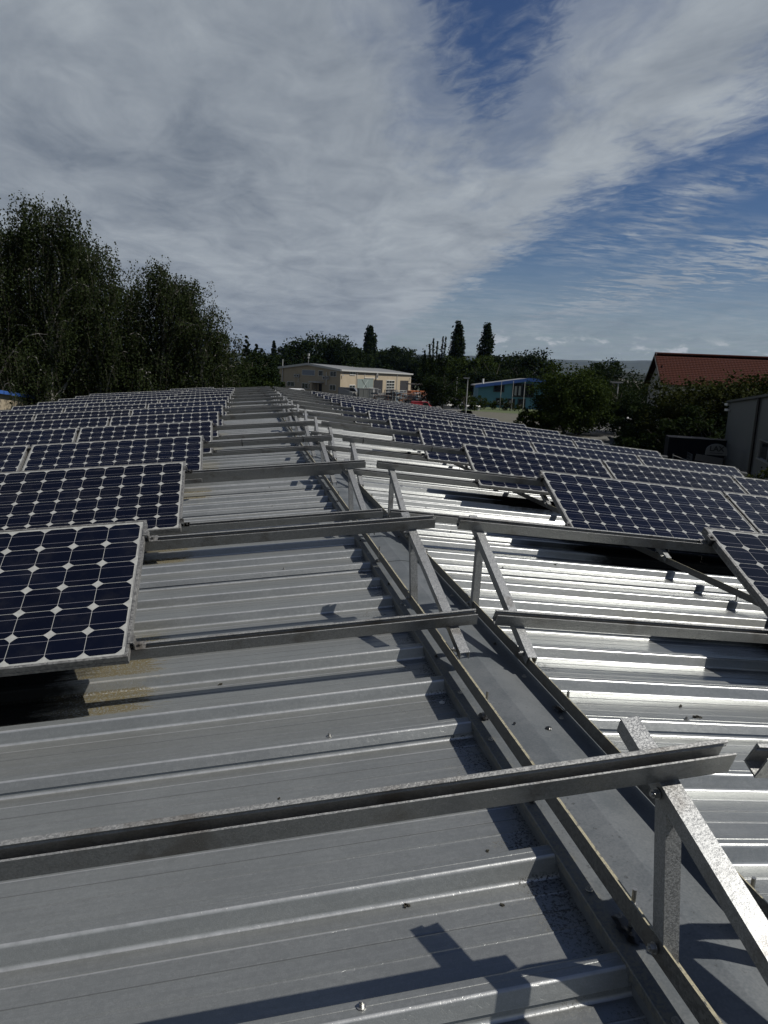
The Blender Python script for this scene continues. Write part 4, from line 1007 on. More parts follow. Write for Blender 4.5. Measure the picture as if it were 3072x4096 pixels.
    for r_, m_, nm in (((898, 275, 1046, 380), mat('greenish_glass_gate', (0.135, 0.165, 0.155), 0.45)[0], 'glazed_gate'), ((1052, 285, 1136, 402), M_DARK, 'open_gate'), ((1303, 290, 1380, 400), M_DARK, 'open_gate')):
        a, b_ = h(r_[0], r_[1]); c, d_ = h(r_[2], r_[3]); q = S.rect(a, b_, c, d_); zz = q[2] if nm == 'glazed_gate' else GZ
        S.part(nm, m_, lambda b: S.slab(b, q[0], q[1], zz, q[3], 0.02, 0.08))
    a, b_ = h(898, 280); c, d_ = h(1046, 378); q = S.rect(a, b_, c, d_)
    M_GG = mat('gate_rib', (0.20, 0.23, 0.22), 0.6)[0]
    def braces(b):
        for i in range(8): u = q[0]+(q[1]-q[0])*i/7; S.slab(b, u-.06, u+.06, q[2], q[3], 0.083, 0.12)
        L0 = q[0]+(q[1]-q[0])*.25; L1 = q[0]+(q[1]-q[0])*.65
        b.bar(S.P(L0, q[2], .16), S.P(L1, q[3], .16), .06, .06, 4); b.bar(S.P(L1, q[2], .16), S.P(L0, q[3], .16), .06, .06, 4)
    S.part('gate_bracing', M_GG, braces)
    unit(S, *h(1075, 250), 1.5); unit(S, *h(1075, 238), 1.2)
    for px in (890, 1273): pipe(S, h(px, 0)[0], h(0, 205)[1], h(0, 390)[1], 0.11, M_TRIM)
    a, b_ = h(962, 225); u, z = onwall(a, b_, S.A, S.B); u2, z2 = onwall(*h(965, 265), S.A, S.B); u3, z3 = onwall(*h(1062, 268), S.A, S.B)
    S.part('pipe_run', M_WHITEF, lambda b: (b.bar(S.P(u2, z, .15), S.P(u2, z2, .15), .09, .09, 6), b.bar(S.P(u2, z2, .15), S.P(u3, z2, .15), .09, .09, 6)))
    for (px, py), W in ((h(750, 240), S), (h(1392, 272), S)):
        u, z = onwall(px, py, W.A, W.B); W.part('wall_lamp', M_WHITEF, lambda b: b.box(W.P(u, z, .4), .5, .5, .35))
    p = at(1240, 1440, 205); G.part('roof_mast', M_TRIM, lambda b: (b.bar((*mid, za), (*mid, za+2.9), .05, .05, 6), b.box((*mid, za+2.0), .5, .5, .5), b.bar((*mid, za+2.5), (*mid, za+3.2), .32, .32, 10)))
beige_hall()

def teal_house():
    A = at(1912, 1580, 165)[:2]; C = at(2330, 1560, 168)[:2]
    t = thing('turquoise_house', (A[0], A[1], GZ), 'turquoise two-storey house with blue eaves and dark windows behind the meadow', 'house')
    W = Wall(A, C, t); L = np.linalg.norm(C-A); zl = onwall(1912, 1543, A, C)[1]; um, za = onwall(2115, 1519, A, C); zr = za-0.9
    back = -np.array([W.n[0], W.n[1]])*18
    pts = [(A, zl), (A+W.e*um, za), (C, zr)]
    def walls(b):
        b.poly([(*A, GZ), (*C, GZ), (*C, zr), (*(A+W.e*um), za), (*A, zl)]); b.poly([(*A, GZ), (*A, zl), (*(A+back), zl), (*(A+back), GZ)])
        b.poly([(*C, GZ), (*(C+back), GZ), (*(C+back), zr), (*C, zr)]); b.poly([(*(A+back), GZ), (*(A+back), zl), (*(A+W.e*um+back), za), (*(C+back), zr), (*(C+back), GZ)])
    W.part('wall', M_TEAL, walls)
    fr_ = np.array([W.n[0], W.n[1]])*0.8; A2 = A-W.e*0.8; C2 = C+W.e*.8; Mi = A+W.e*um
    sl = (za-zl)/um
    def roof(b):
        for p, q, z1, z2 in ((A2, Mi, zl-sl*.8, za), (Mi, C2, za, zr)):
            b.prism([(*(p+fr_), z1), (*(q+fr_), z2), (*(q+back), z2), (*(p+back), z1)], [(*(p+fr_), z1+.3), (*(q+fr_), z2+.3), (*(q+back), z2+.3), (*(p+back), z1+.3)])
    W.part('roof', M_GREYR, roof)
    def trim(b):
        f2 = fr_*1.12
        for p, q, z1, z2 in ((A2, Mi, zl-sl*.8, za), (Mi, C2, za, zr)):
            b.prism([(*(p+fr_*1.01), z1-.35), (*(q+fr_*1.01), z2-.35), (*(q+fr_*1.01), z2+.36), (*(p+fr_*1.01), z1+.36)], [(*(p+f2), z1-.35), (*(q+f2), z2-.35), (*(q+f2), z2+.36), (*(p+f2), z1+.36)])
    W.part('blue_eave', M_BLUE, trim)
    k = lambda a, b_: (1650+a*.42194, 1250+b_*.42194); DF = mat('dark_frame', (0.015, 0.018, 0.02), .6)[0]
    for r_, kw in (((778, 692, 862, 745), dict(mull=0)), ((955, 682, 1142, 795), dict(mull=4)), ((798, 820, 852, 868), dict(mull=1)), ((910, 826, 962, 880), dict(mull=1)), ((1003, 826, 1060, 905), dict(mull=0, name='door'))):
        a, b_ = k(r_[0], r_[1]); c, d_ = k(r_[2], r_[3]); W.window((a, b_, c, d_), frame=DF, fw_=.22, **kw)
    for i, (a0, a1) in enumerate(((968, 992), (1006, 1030))):
        q = W.rect(*k(a0, 698), *k(a1, 786)); W.part('curtain', M_TRIM, lambda b: W.slab(b, q[0], q[1], q[2], q[3], .053, .06))
    for a0, a1, y0, y1 in ((806, 822, 832, 866), (918, 932, 834, 878)):
        q = W.rect(*k(a0, y0), *k(a1, y1)); W.part('curtain', M_TRIM, lambda b: W.slab(b, q[0], q[1], q[2], q[3], .053, .06))
    u, z = onwall(*k(678, 640), A, C); q = A+W.e*u+back*.15; W.part('chimney_pipe', M_WHITEF, lambda b: b.bar((*q, zl), (*q, z+.3), .22, .22, 8))
teal_house()
for i, (px, py0, py1, d_) in enumerate(((2007, 1525, 1640, 150), (2054, 1528, 1630, 150), (2100, 1530, 1634, 150), (1829, 1512, 1640, 146))):
    p = at(px, py0, d_); t = thing('flagpole', (p[0], p[1], GZ), ['slim pale flagpole left of the three before the turquoise house', 'middle one of the three pale flagpoles', 'flagpole nearest the big tree', 'slim pole left of the turquoise house with a crossarm'][i], 'flagpole', 'pale flagpoles')
    b = MB(); b.bar((0, 0, -0.1), (0, 0, p[2]-GZ), .075, .05, 8); b.build('pole', M_TRIM, t); b = MB(); b.bar((0, 0, p[2]-GZ), (0, 0, p[2]-GZ+.14), .09, .06, 8)
    if i == 3: b.box((-.6, 0, 2.9), 1.6, .1, .35)
    b.build('cap', M_TRIM, t)
def lamp(px, py, d_, label, arm, w_):
    p = at(px, py, d_); h = p[2]-GZ; t = thing('street_lamp', (p[0], p[1], GZ), label, 'street lamp', 'grey street lamps')
    b = MB(); b.bar((0, 0, -.1), (0, 0, h-.1), .10, .06, 10); b.build('pole', M_TRIM, t)
    b = MB(); b.box((arm, 0, h), w_, .32, .12); b.box((arm, 0, h-.1), w_*.7, .22, .1); b.build('lamp_head', M_GUT, t)
lamp(1872, 1512, 128, 'grey street lamp with a flat head before the turquoise house', -.25, 1.1)
lamp(2474, 1529, 95, 'tall grey street lamp beside the lane with a wide flat head', -.25, 1.6)
# low white wall / hedge by the pole
p = at(1880, 1636, 145); q = at(1925, 1640, 145); t = thing('garden_wall', (p[0], p[1], GZ), 'low pale wall left of the turquoise house', 'wall'); b = MB(); b.bar((-6, 0, .7), (2, 0, .7), .25, .25, 4); b.box((-2, 0, .35), 8, .2, .7); b.build('wall_body', M_TRIM, t)
for i, (px, dist, h, w_, lab) in enumerate(((1895, 150, 2.6, 3.2, 'clipped hedge bush at the left corner of the turquoise house'), (1937, 152, 2.1, 3.0, 'low hedge bush under the small window'), (1972, 152, 2.5, 2.0, 'conical dark bush under the left window of the turquoise house'), (2016, 152, 2.6, 2.0, 'conical dark bush between two flagpoles'), (2040, 151, 2.0, 2.6, 'yellow-green bush before the turquoise house'), (2075, 152, 1.5, 2.6, 'flat dark bush before the house door'), (1920, 150, 3.0, 3, 'round bush beside the clipped hedge'))):
    p = at(px, 1630, dist); round_tree(p[0], p[1], h, w_, lab, L_OLIVE if 'yellow' in lab else L_MID, 900, .22, .02, 'bushes before the turquoise house', 400+i, name='bush')

def red_house():
    N_ = at(2661, 1531, 75)[:2]; F_ = at(2600, 1500, 83.8)[:2]; dl = F_-N_; dl = dl/np.linalg.norm(dl); rd = np.array([dl[1], -dl[0]])
    if rd[0] < 0: rd = -rd
    t = thing('red_roofed_house', (N_[0], N_[1], GZ), 'cream house with a steep red tiled roof behind the trees at the right', 'house')
    W = Wall(N_, F_, t); L = 30.0; Wd = np.linalg.norm(F_-N_); mid = (N_+F_)/2
    ze = at(2661, 1531, 75)[2]; zr = at(2641, 1424, np.linalg.norm(mid-CAM[:2]))[2]
    B0, B1 = N_+rd*L, F_+rd*L; mB = mid+rd*L
    def walls(b):
        b.poly([(*F_, GZ), (*N_, GZ), (*N_, ze), (*mid, zr-.35), (*F_, ze)]); b.poly([(*N_, GZ), (*B0, GZ), (*B0, ze), (*N_, ze)]); b.poly([(*F_, GZ), (*F_, ze), (*B1, ze), (*B1, GZ)]); b.poly([(*B0, GZ), (*B1, GZ), (*B1, ze), (*mB, zr-.35), (*B0, ze)])
    W.part('wall', M_CREAM, walls)
    m, w, bb = mat('clay_tiles', (0.12, 0.035, 0.022), 0.9, 0.0, 0.1)
    geo = w.n('ShaderNodeNewGeometry').outputs['Position']; c = w.mix(w.ss(w.noise(geo, 9.0, 3.0, .6), .3, .7), (0.026, 0.0075, 0.005, 1), (0.037, 0.011, 0.007, 1)); w.put(bb.inputs['Base Color'], c)
    # real tile courses: every course steps and waves
    slope = np.array([*(mid-N_), zr-ze]); SL_ = np.linalg.norm(slope); sd = slope/SL_
    ov = 0.5; r3_ = np.array([rd[0], rd[1], 0]); nn = np.cross(r3_, sd); nn = nn if nn[2] > 0 else -nn
    def roof(b):
        ncour = int((SL_+ov)/0.34); nx = int((L+1.0)/0.075)
        O = np.array([*N_, ze]) - sd*ov - r3_*0.45
        us = np.arange(nx+1)*0.075; wave = 0.022*np.abs(np.sin(math.pi*us/0.30))
        for k in range(ncour):
            a, c_ = k*0.34, (k+1)*0.34+0.03
            lo = [O + r3_*u + sd*a + nn*(0.10+0.030+wv) for u, wv in zip(us, wave)]; hi = [O + r3_*u + sd*c_ + nn*(0.10+wv) for u, wv in zip(us, wave)]
            fr0 = [O + r3_*u + sd*a + nn*(0.09) for u in us]
            b.quadstrip(lo, hi, [False]*nx); b.quadstrip(fr0, lo, [False]*nx)
        # far slope, ridge
        O2 = np.array([*mid, zr+0.12]); d2 = np.array([*(F_-mid), ze-zr]); d2 /= np.linalg.norm(d2)
        b.prism([O2-r3_*.45, O2+r3_*(L+.5), O2+r3_*(L+.5)+d2*(SL_+ov), O2-r3_*.45+d2*(SL_+ov)], [O2-r3_*.45+(0, 0, .1), O2+r3_*(L+.5)+(0, 0, .1), O2+r3_*(L+.5)+d2*(SL_+ov)+(0, 0, .1), O2-r3_*.45+d2*(SL_+ov)+(0, 0, .1)])
        b.bar(O2-r3_*.5+(0, 0, .1), O2+r3_*(L+.5)+(0, 0, .1), .14, .14, 8)
    W.part('roof', m, roof)
    MD = mat('dark_bargeboard', (0.02, 0.017, 0.015), .7)[0]
    def barge(b):
        for E0, d_ in ((np.array([*N_, ze])-sd*ov, sd), (np.array([*F_, ze]), np.array([*(mid-F_), zr-ze])/SL_)):
            a = E0 - r3_*.50 + (0, 0, -.12); b_ = a + d_*(SL_+(ov if d_ is sd else 0)); b.prism([a, b_, b_+(0, 0, .26), a+(0, 0, .26)], [a-r3_*.04, b_-r3_*.04, b_-r3_*.04+(0, 0, .26), a-r3_*.04+(0, 0, .26)])
    W.part('bargeboard', MD, barge)
    u = Wd*0.30; W.part('window', M_DKGLASS, lambda b: W.slab(b, u-.5, u+.5, ze+.2, ze+1.7, .02, .06))
    c0 = np.array([*N_, ze]) + r3_*15.6 + sd*2.2; W.part('roof_vent', M_GUT, lambda b: (b.bar(c0, c0+(0, 0, 1.5), .28, .25, 10), b.bar(c0+(0, 0, 1.5), c0+(0, 0, 1.75), .4, .2, 10)))
    W.part('downpipe', MD, lambda b: b.bar((*(N_-rd*.1), GZ), (*(N_-rd*.1), ze), .06, .06, 6))
red_house()
# metal roof far behind, between hills and red roof
p = at(2520, 1488, 190); t = thing('far_shed', (p[0], p[1], GZ), 'pale low-pitched metal roof just left of the red roof, far behind', 'shed')
b = MB(); h = p[2]-GZ; b.prism([(-7, -6, h-.2), (12, -6, h-1.6), (12, 10, h-1.6), (-7, 10, h-.2)], [(-7, -6, h), (12, -6, h-1.4), (12, 10, h-1.4), (-7, 10, h)]); b.build('roof', mat('pale_metal', (.2, .21, .22), .35, .5)[0], t)
b = MB(); b.prism([(-6.7, -5.7, 0), (11.7, -5.7, 0), (11.7, 9.7, 0), (-6.7, 9.7, 0)], [(-6.7, -5.7, h-.25), (11.7, -5.7, h-1.6), (11.7, 9.7, h-1.6), (-6.7, 9.7, h-.25)]); b.build('wall', M_CREAM, t)

def grey_hall():
    A = at(2918, 1611, 52)[:2]; Bn = at(3072, 1590, 41)[:2]; e = (Bn-A)/np.linalg.norm(Bn-A); Bn = A+e*16
    t = thing('grey_hall', (A[0], A[1], GZ), 'dark grey clad hall cut by the right picture edge', 'hall'); W = Wall(A, Bn, t)
    z0 = at(2918, 1611, 52)[2]; z1 = onwall(3072, 1588, A, Bn)[1]; u1 = onwall(3072, 1588, A, Bn)[0]; sl = (z1-z0)/u1; zB = z0+sl*16; back = -W.n*14
    W.part('wall', M_GREYW, lambda b: b.prism([(*A, GZ), (*Bn, GZ), (*(Bn+back), GZ), (*(A+back), GZ)], [(*A, z0), (*Bn, zB), (*(Bn+back), zB), (*(A+back), z0)]))
    def seams(b):
        for i in range(1, int((z0-GZ)/0.9)): W.slab(b, 0.02, 15.9, GZ+i*.9, GZ+i*.9+.025, 0.002, .012)
    W.part('cladding_joint', mat('joint', (.04, .045, .05), .5)[0], seams)
    MDk = mat('black_gutter', (.008, .009, .010), .5)[0]
    W.part('eave_trim', MDk, lambda b: b.prism([W.P(-.1, z0, -.2), W.P(16, zB, -.2), W.P(16, zB, .18), W.P(-.1, z0, .18)], [W.P(-.1, z0+.12, -.2), W.P(16, zB+.12, -.2), W.P(16, zB+.12, .18), W.P(-.1, z0+.12, .18)]))
    u, z = onwall(3030, 1700, A, Bn); W.part('downpipe', MDk, lambda b: b.bar(W.P(u, GZ, .1), W.P(u, z0+sl*u, .1), .085, .085, 8))
    q = W.rect(3042, 1772, 3120, 1850); W.window((q[0], q[1], q[2], q[3]), loc=True, mull=1, fw_=.06, frame=M_GUT)
    for py in (1618, 1640):
        u2, z2 = onwall(2921, py, A, Bn); W.part('wall_lamp', M_WHITEF, lambda b: b.box(W.P(u2-.1, z2, .15), .2, .3, .14))
grey_hall()

# neighbouring shed with a blue edge at the far left
def blue_shed():
    A = at(-260, 1532, 30)[:2]; C = at(146, 1600, 43)[:2]; zA = at(-260, 1530, 30)[2]; zC = at(146, 1597, 43)[2]; zC = at(140, 1596, 43)[2]
    t = thing('blue_edged_shed', (C[0], C[1], GZ), 'low beige shed with a bright blue roof edge at the left behind the panels', 'shed'); W = Wall(A, C, t); bk = -W.n*8; L = np.linalg.norm(C-A)
    W.part('wall', M_BEIGE, lambda b: b.prism([(*A, GZ), (*C, GZ), (*(C+bk), GZ), (*(A+bk), GZ)], [(*A, zA), (*C, zC), (*(C+bk), zC), (*(A+bk), zA)]))
    W.part('blue_edge', M_BLUE, lambda b: b.prism([W.P(0, zA-.05, -.1), W.P(L+.3, zC-.05, -.1), W.P(L+.3, zC-.05, .16), W.P(0, zA-.05, .16)], [W.P(0, zA+.10, -.1), W.P(L+.3, zC+.10, -.1), W.P(L+.3, zC+.10, .16), W.P(0, zA+.10, .16)]))
    for px, py in ((104, 1565), (136, 1576)):
        q = at(px, py, 44.5); W.part('vent_pipe', M_WHITEF, lambda b: b.bar((q[0], q[1], zC-.4), (q[0], q[1], q[2]), .035, .035, 8))
blue_shed()

# ------------------------------------------------------------ vehicles
def car(px, py, dist, rot, label, paint, kind='car', s=1.0, group=None):
    p = at(px, py, dist); t = thing('parked_' + ('van' if kind == 'van' else 'car'), (p[0], p[1], GZ), label, 'van' if kind == 'van' else 'car', group, rotz(rot))
    Wd = 1.78*s
    if kind == 'van': body = [(-2.2, .3), (-2.2, 1.75), (-2.1, 1.9), (.75, 1.9), (1.0, 1.82), (1.55, 1.15), (2.15, .98), (2.25, .6), (2.25, .3)]; glass = [(.15, 1.15), (.15, 1.74), (.78, 1.76), (1.0, 1.7), (1.42, 1.16)]
    else: body = [(-2.15, .3), (-2.2, .75), (-2.05, 1.0), (-1.55, 1.38), (-1.0, 1.48), (.15, 1.48), (.95, 1.0), (1.95, .82), (2.18, .6), (2.18, .3)]; glass = [(-1.6, 1.02), (-1.3, 1.34), (-.9, 1.40), (.1, 1.40), (.78, 1.02)]
    b = MB(); n = len(body)
    lay = [(-.5, .93, 0), (-.47, 1.0, 0), (.47, 1.0, 0), (.5, .93, 0)]
    prev = None; rings = []
    for yy, k, _ in lay: rings.append([(x_*s*(k if abs(x_) > 1 else 1), yy*Wd*(1 if z_ < 1.05 else .86), z_*s) for x_, z_ in body])
    for a, c in zip(rings[:-1], rings[1:]): b.quadstrip(c, a, [False]*n, close=True)
    b.poly(rings[0]); b.poly(rings[-1][::-1]); b.build('body', paint, t)
    b = MB()
    for sy in (-1, 1):
        q = [(x_*s, sy*Wd*.5*(.995 if z_ < 1.05 else .88)+sy*.008, z_*s) for x_, z_ in glass]; q2 = [(a_, y_-sy*.03, z_) for a_, y_, z_ in q]; b.prism(q, q2)
    x1, z1 = glass[-1]; x0, z0 = glass[-2]
    b.poly([((x1+.06)*s, -.42*Wd, z1*s+.03), ((x1+.06)*s, .42*Wd, z1*s+.03), ((x0+.09)*s, .38*Wd, z0*s+.02), ((x0+.09)*s, -.38*Wd, z0*s+.02)])
    if kind != 'van': b.poly([(-2.02*s, -.4*Wd, 1.06*s), (-2.02*s, .4*Wd, 1.06*s), (-1.60*s, .36*Wd, 1.385*s), (-1.60*s, -.36*Wd, 1.385*s)])
    else: b.box((-2.215*s, 0, 1.45*s), .03, 1.3*s, .45*s)
    b.build('window_glass', M_DKGLASS, t)
    for x_ in (-1.35, 1.35):
        for sy in (-1, 1):
            w_ = MB(); w_.bar((x_*s, sy*(Wd*.5-.18), .33*s), (x_*s, sy*(Wd*.5+.01), .33*s), .33*s, .33*s, 16); wo = w_.build('wheel', M_TIE, t)
            w_ = MB(); w_.bar((x_*s, sy*(Wd*.5+.012), .33*s), (x_*s, sy*(Wd*.5+.022), .33*s), .2*s, .2*s, 12); q = w_.build('rim', M_STEEL); q.parent = wo
    for sy in (-1, 1):
        b = MB(); b.box((2.19*s, sy*.33*Wd, .68*s), .06, .36*s, .16*s); b.build('headlight', M_WHITEF, t)
    return t
WHITE = mat('white_paint', (.68, .69, .70), .3)[0]; DARKP = mat('dark_paint', (.018, .022, .026), .25)[0]; REDP = mat('red_paint', (.26, .012, .02), .35)[0]; GREYP = mat('grey_paint', (.10, .105, .11), .35)[0]
car(1138, 1556, 150, 0.5, 'white car half hidden at the far end of the roof ridge, leftmost of the cars', WHITE, 'car', 1.0, 'cars parked before the beige hall')
car(1159, 1556, 168, 1.9, 'white estate car seen from behind before the beige hall', WHITE, 'car', 1.15, 'cars parked before the beige hall')
car(1195, 1556, 172, .25, 'white pick-up van before the ground-floor windows', WHITE, 'van', 1.05, 'cars parked before the beige hall')
car(1206, 1562, 158, 2.9, 'dark car low in front of the white pick-up van', DARKP, 'car', 1.15, 'cars parked before the beige hall')
car(1400, 1566, 188, -.35, 'dark grey van with black rear at the corner of the beige hall', GREYP, 'van', 1.30)
car(1690, 1612, 128, -.25, 'red van beyond the far right panels', REDP, 'van', 0.92)
car(2895, 1840, 44, -.35, 'dark car with a glinting headlight beyond the right panels', DARKP, 'car', .95)

def trailer():
    p = at(2828, 1790, 52); t = thing('box_trailer', (p[0], p[1], GZ), 'black box trailer standing left of the grey hall', 'trailer', None, rotz(-.45)); MK = mat('black_tarp', (.005, .006, .009), .9, 0.0, 0.1)[0]
    b = MB(); b.box((0, 0, 1.75), 5.0, 2.2, 2.3); b.build('box', MK, t)
    b = MB(); b.box((0.3, -1.12, 2.92), 4.6, .06, .05); b.build('roof_rail', M_GUT, t)
    for x_ in (-1.4, 1.3):
        b = MB(); b.bar((x_, -1.1, .42), (x_, -.85, .42), .42, .42, 16); b.build('wheel', M_TIE, t)
    b = MB(); b.box((0, 0, .58), 5.0, 1.6, .1); b.bar((2.5, 0, .5), (3.6, 0, .5), .06, .06, 6); b.build('chassis', M_TIE, t)
    # sign board with rounded top
    q = at(2867, 1796, 46); s_ = thing('sign_board', (q[0], q[1], GZ), 'white round-topped sign with black letters LAX before the black trailer', 'sign', None, rotz(-.40))
    zc = q[2]-GZ; b = MB(); n = 14; rim = [(.58*math.cos(a), zc-.12+.42*math.sin(a)) for a in np.linspace(0, math.pi, n)]; rim = [(.60, zc-.36)] + rim + [(-.60, zc-.36)]
    b.prism([(x_, -.02, z_) for x_, z_ in rim], [(x_, .02, z_) for x_, z_ in rim]); b.build('board', mat('sign_white', (.10, .105, .105), .5)[0], s_)
    cu = bpy.data.curves.new('lettering', 'FONT'); cu.body = 'LAX'; cu.size = .42; cu.extrude = .004; cu.align_x = 'CENTER'; cu.align_y = 'CENTER'; cu.offset = .012
    tmp = bpy.data.objects.new('tmp', cu); COL.objects.link(tmp); dg = bpy.context.evaluated_depsgraph_get(); me = bpy.data.meshes.new_from_object(tmp.evaluated_get(dg)); bpy.data.objects.remove(tmp)
    me.transform(Matrix.Translation((0, -.028, zc)) @ Matrix.Rotation(math.pi/2, 4, 'X')); me.materials.append(M_TIE); link('lettering', me, s_)
    b = MB(); b.box((0, -.024, zc-.24), .7, .01, .035); b.build('underline', M_TIE, s_)
    b = MB(); b.box((-.35, -.05, zc-.62), 1.5, .05, .38, np.array([[math.cos(.12), 0, math.sin(.12)], [0, 1, 0], [-math.sin(.12), 0, math.cos(.12)]])); b.build('lower_board', mat('sign_grey', (.07, .07, .07), .5)[0], s_)
    for x_ in (-.5, .5): b = MB(); b.bar((x_, .05, 0), (x_, .05, zc), .03, .03, 6); b.build('leg', M_TIE, s_)
trailer()

# ------------------------------------------------------------ fences and yard clutter
M_MESH = mat('fence_wire', (.055, .065, .075), .5, .3)[0]; M_CONC = noisy('fence_concrete', (.075, .078, .078), (.10, .10, .10), 1.5, .9)
def mesh_fence(P0, P1, h, label, nseg, dense=0.16, plinth=True):
    P0 = np.array(P0[:2]); P1 = np.array(P1[:2]); L = np.linalg.norm(P1-P0); a = math.atan2(P1[1]-P0[1], P1[0]-P0[0]); t = thing('mesh_fence', (P0[0], P0[1], GZ), label, 'fence', None, rotz(a))
    for i in range(nseg+1): b = MB(); b.box((L*i/nseg, 0, h/2), .09, .09, h+.06); b.build('post', M_MESH, t)
    b = MB(); x_ = dense
    while x_ < L: b.box((x_, .0, h/2), .02, .012, h); x_ += dense
    for k in range(int(h/.2)+1): b.box((L/2, .016, k*.2+.02), L, .02, .02)
    b.build('wire_panel', M_MESH, t)
    if plinth: b = MB(); b.box((L/2, .2, .45), L, .12, .9); b.build('plinth', M_CONC, t)
mesh_fence(at(2534, 1800, 84), at(2770, 1800, 49), 2.0, 'dark wire mesh fence running along the lane towards the camera', 14)
def gate():
    p = at(2523, 1690, 84); q = at(2498, 1690, 92); t = thing('yard_gate', (p[0], p[1], GZ), 'grey sheet gate with a small white notice beside the mesh fence', 'gate', None, rotz(math.atan2(q[1]-p[1], q[0]-p[0])))
    L = float(np.linalg.norm((q-p)[:2])); h = p[2]-GZ+.2
    b = MB(); b.box((L*.35, 0, h/2), L*.7, .08, h); b.build('gate_leaf', mat('gate_grey', (.12, .13, .135), .6)[0], t)
    b = MB(); b.box((L*.08, .07, h*.55), L*.18, .04, h*.42); b.build('notice', mat('notice_white', (.35, .35, .35), .6)[0], t)
    b = MB(); b.box((L*.4, 0, h+.06), L*.95, .4, .1); b.build('gate_rail', M_TRIM, t)
    b = MB(); b.box((-.12, 0, h/2), .2, .2, h+.1); b.box((L*.97, 0, h/2), .2, .2, h+.1); b.build('gate_post', M_MESH, t)
gate()
mesh_p = [(2811, 52), (2972, 41), (3110, 36)]
t = None
p0 = at(2690, 1850, 50); p1 = at(3200, 1850, 33)
def wire_fence(P0, P1):
    L = np.linalg.norm((P1-P0)[:2]); a = math.atan2(P1[1]-P0[1], P1[0]-P0[0]); t = thing('wire_fence', (P0[0], P0[1], GZ), 'low wire fence with thin posts in front of the dark car', 'fence', None, rotz(a)); h = 1.9
    for i in range(6): b = MB(); b.box((L*i/5, 0, h/2), .07, .07, h); b.build('post', M_MESH, t)
    b = MB()
    for k in range(5): b.box((L/2, -.04, .3+k*.38), L, .018, .018)
    b.build('wire', M_TRIM, t)
wire_fence(p0, p1)
for i, px in enumerate((2692, 2717)):
    p = at(px, 1797, 51); t = thing('bollard', (p[0], p[1], GZ), ['black post at the end of the mesh fence, left one', 'black post at the end of the mesh fence, right one'][i], 'post', 'black posts by the lane'); b = MB(); b.box((0, 0, (p[2]-GZ)/2), .14, .14, p[2]-GZ); b.build('shaft', M_TIE, t); b = MB(); b.box((0, 0, p[2]-GZ+.03), .18, .18, .05); b.build('cap', M_TIE, t)
p = at(2708, 1778, 62); t = thing('pallet_stack', (p[0], p[1], GZ), 'small pale wooden pallet lying on the verge', 'pallet', None, rotz(.2)); b = MB()
for k in range(5): b.box((0, -.4+.2*k, .32), 1.6, .12, .05)
b.build('boards', mat('pale_wood', (.22, .21, .17), .8)[0], t); b = MB()
for k in (-.7, 0, .7): b.box((k, 0, .2), .12, .9, .16)
b.build('blocks', mat('grey_wood', (.12, .11, .09), .8)[0], t); b = MB(); b.box((0, 0, .06), 2.4, 1.3, .12); b.build('plinth', M_CONC, t)
# clutter of the yard before the beige hall
rr = random.Random(5)
COLS = [('pale', (.30, .30, .28)), ('grey', (.14, .15, .16)), ('dark', (.03, .03, .035)), ('rust', (.14, .07, .04)), ('blue-grey', (.07, .10, .13))]
def crate(px, py, dist, w_, h_, d_, c, label, group=None):
    p = at(px, py, dist); t = thing('yard_container', (p[0], p[1], GZ), label, 'container', group, rotz(rr.uniform(-.5, .5))); m_ = mat('container_'+label.split()[0], c, .6)[0]
    b = MB(); b.box((0, 0, h_/2+.1), w_, d_, h_); b.build('box', m_, t); b = MB(); b.box((0, 0, h_+.14), w_+.1, d_+.1, .08)
    for k in (-.5, -.17, .17, .5): b.box((k*w_, -d_/2-.02, h_/2+.1), .07, .05, h_)
    b.build('edge_frame', mat('edge_'+label.split()[0], tuple(min(1, 1.5*v) for v in c), .6)[0], t)
crate(1460, 1575, 170, 3.2, 2.6, 2.0, (.09, .095, .09), 'grey-framed cage container with white posts before the glazed gate')
crate(1690, 1558, 190, 7.5, 2.2, 2.5, (.27, .085, .03), 'orange skip container right of the beige hall')
crate(1485, 1560, 196, 1.4, 2.3, 1.2, (.30, .30, .29), 'white cabinet against the glazed gate')
crate(1425, 1572, 172, 3.0, 1.6, 1.6, (.20, .20, .19), 'pale low tank behind the panels below the dark van')
NAMES = ['pale crate stack', 'grey metal rack', 'dark machine part', 'rusty steel rack', 'blue-grey drum pallet']
PLACE = ['below the glazed gate', 'left of the open gate', 'before the first open gate', 'under the barred gate window', 'right of the barred gate window', 'before the second open gate', 'at the right corner of the hall', 'past the right corner of the hall', 'left of the red van', 'behind the red van', 'under the orange skip', 'farthest right in the yard']
kk = 0
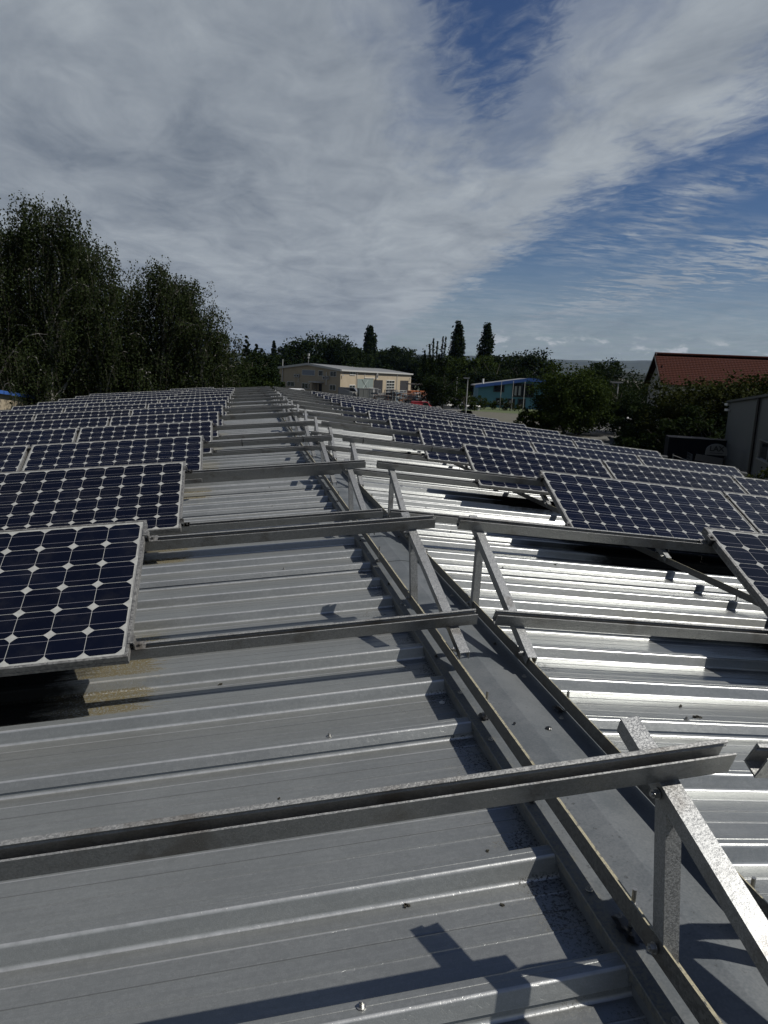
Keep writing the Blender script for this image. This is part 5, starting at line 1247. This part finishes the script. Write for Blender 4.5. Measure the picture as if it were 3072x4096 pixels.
for i, px in enumerate((1492, 1515, 1538, 1560, 1582, 1604, 1626, 1648, 1655, 1672, 1700, 1722)):
    for j in range(2):
        nm = (i*2+j) % 5; d_ = 150+rr.uniform(0, 28); hh = rr.uniform(1.2, 3.0); p = at(px+rr.uniform(-8, 8)+j*9, 1580, d_)
        t = thing('storage_rack', (p[0], p[1], GZ), '%s %s, %s' % (NAMES[nm], PLACE[i], 'nearer one' if d_ < 164 else 'farther one') if False else '%s %s' % (NAMES[nm], PLACE[i]), 'storage rack', 'clutter in the yard of the beige hall', rotz(rr.uniform(-.6, .6)))
        m_ = mat('clutter_'+NAMES[nm].split()[0], COLS[nm][1], .6)[0]; b = MB(); w_ = rr.uniform(1.2, 3.2)
        for sx in (-.5, .5):
            for sy in (-.5, .5): b.box((sx*w_, sy*1.1, hh/2), .10, .10, hh)
        for z_ in (.3, hh*.5, hh): b.box((0, 0, z_), w_, 1.2, .08)
        b.build('rack_frame', m_, t); b = MB()
        for q in range(6): b.box((rr.uniform(-.35, .35)*w_, rr.uniform(-.3, .3), .35+rr.choice((0, .5))*hh+.25), rr.uniform(.3, .9), .6, rr.uniform(.2, .5))
        b.build('load', mat('load_'+str(kk), random.Random(kk).choice(COLS)[1], .6)[0], t); kk += 1
p = at(1745, 1545, 205); t = thing('open_shelter', (p[0], p[1], GZ), 'dark flat-roofed shelter right of the beige hall', 'shelter'); b = MB(); b.box((0, 0, 3.9), 16, 5, .3); b.build('roof', mat('shelter_roof', (.05, .045, .04), .8)[0], t); b = MB()
for k in (-7.5, -3, 2, 7.5): b.bar((k, -2.2, 0), (k, -2.2, 3.8), .12, .12, 6)
b.build('post', mat('shelter_post', (.10, .06, .04), .8)[0], t)
# a bird over the red roof
p = at(2623, 1416, 70); t = thing('bird', tuple(p), 'small dark bird flying left of the red roof ridge', 'bird'); b = MB()
b.prism([(-.12, 0, 0), (.10, -.03, .01), (.16, 0, .02), (.10, .03, .01)], [(-.12, 0, .03), (.10, -.03, .05), (.16, 0, .04), (.10, .03, .05)])
b.build('body', M_TIE, t); b = MB()
for s_, tip in ((-1, (-.15, -.35, -.10)), (1, (.12, .33, .18))): b.prism([(0, s_*.02, .03), (.10, s_*.02, .03), tip], [(0, s_*.02, .042), (.10, s_*.02, .042), (tip[0], tip[1], tip[2]+.008)])
b.build('wings', M_TIE, t)

# ------------------------------------------------------------ the air between here and the hills
def haze():
    b = MB(); b.box((0, 3200, 140), 17000, 16000, 2*147.0+0.0); o = b.build('haze', bpy.data.materials.new('haze_air'))
    m = o.data.materials[0]; m.use_nodes = True; nt = m.node_tree; nt.nodes.clear(); w = NT(nt)
    v = w.n('ShaderNodeVolumePrincipled'); v.inputs['Color'].default_value = (0.34, 0.55, 0.95, 1); v.inputs['Density'].default_value = 0.000022; v.inputs['Anisotropy'].default_value = 0.2
    out = w.n('ShaderNodeOutputMaterial'); nt.links.new(v.outputs[0], out.inputs['Volume']); o['kind'] = 'stuff'
haze()
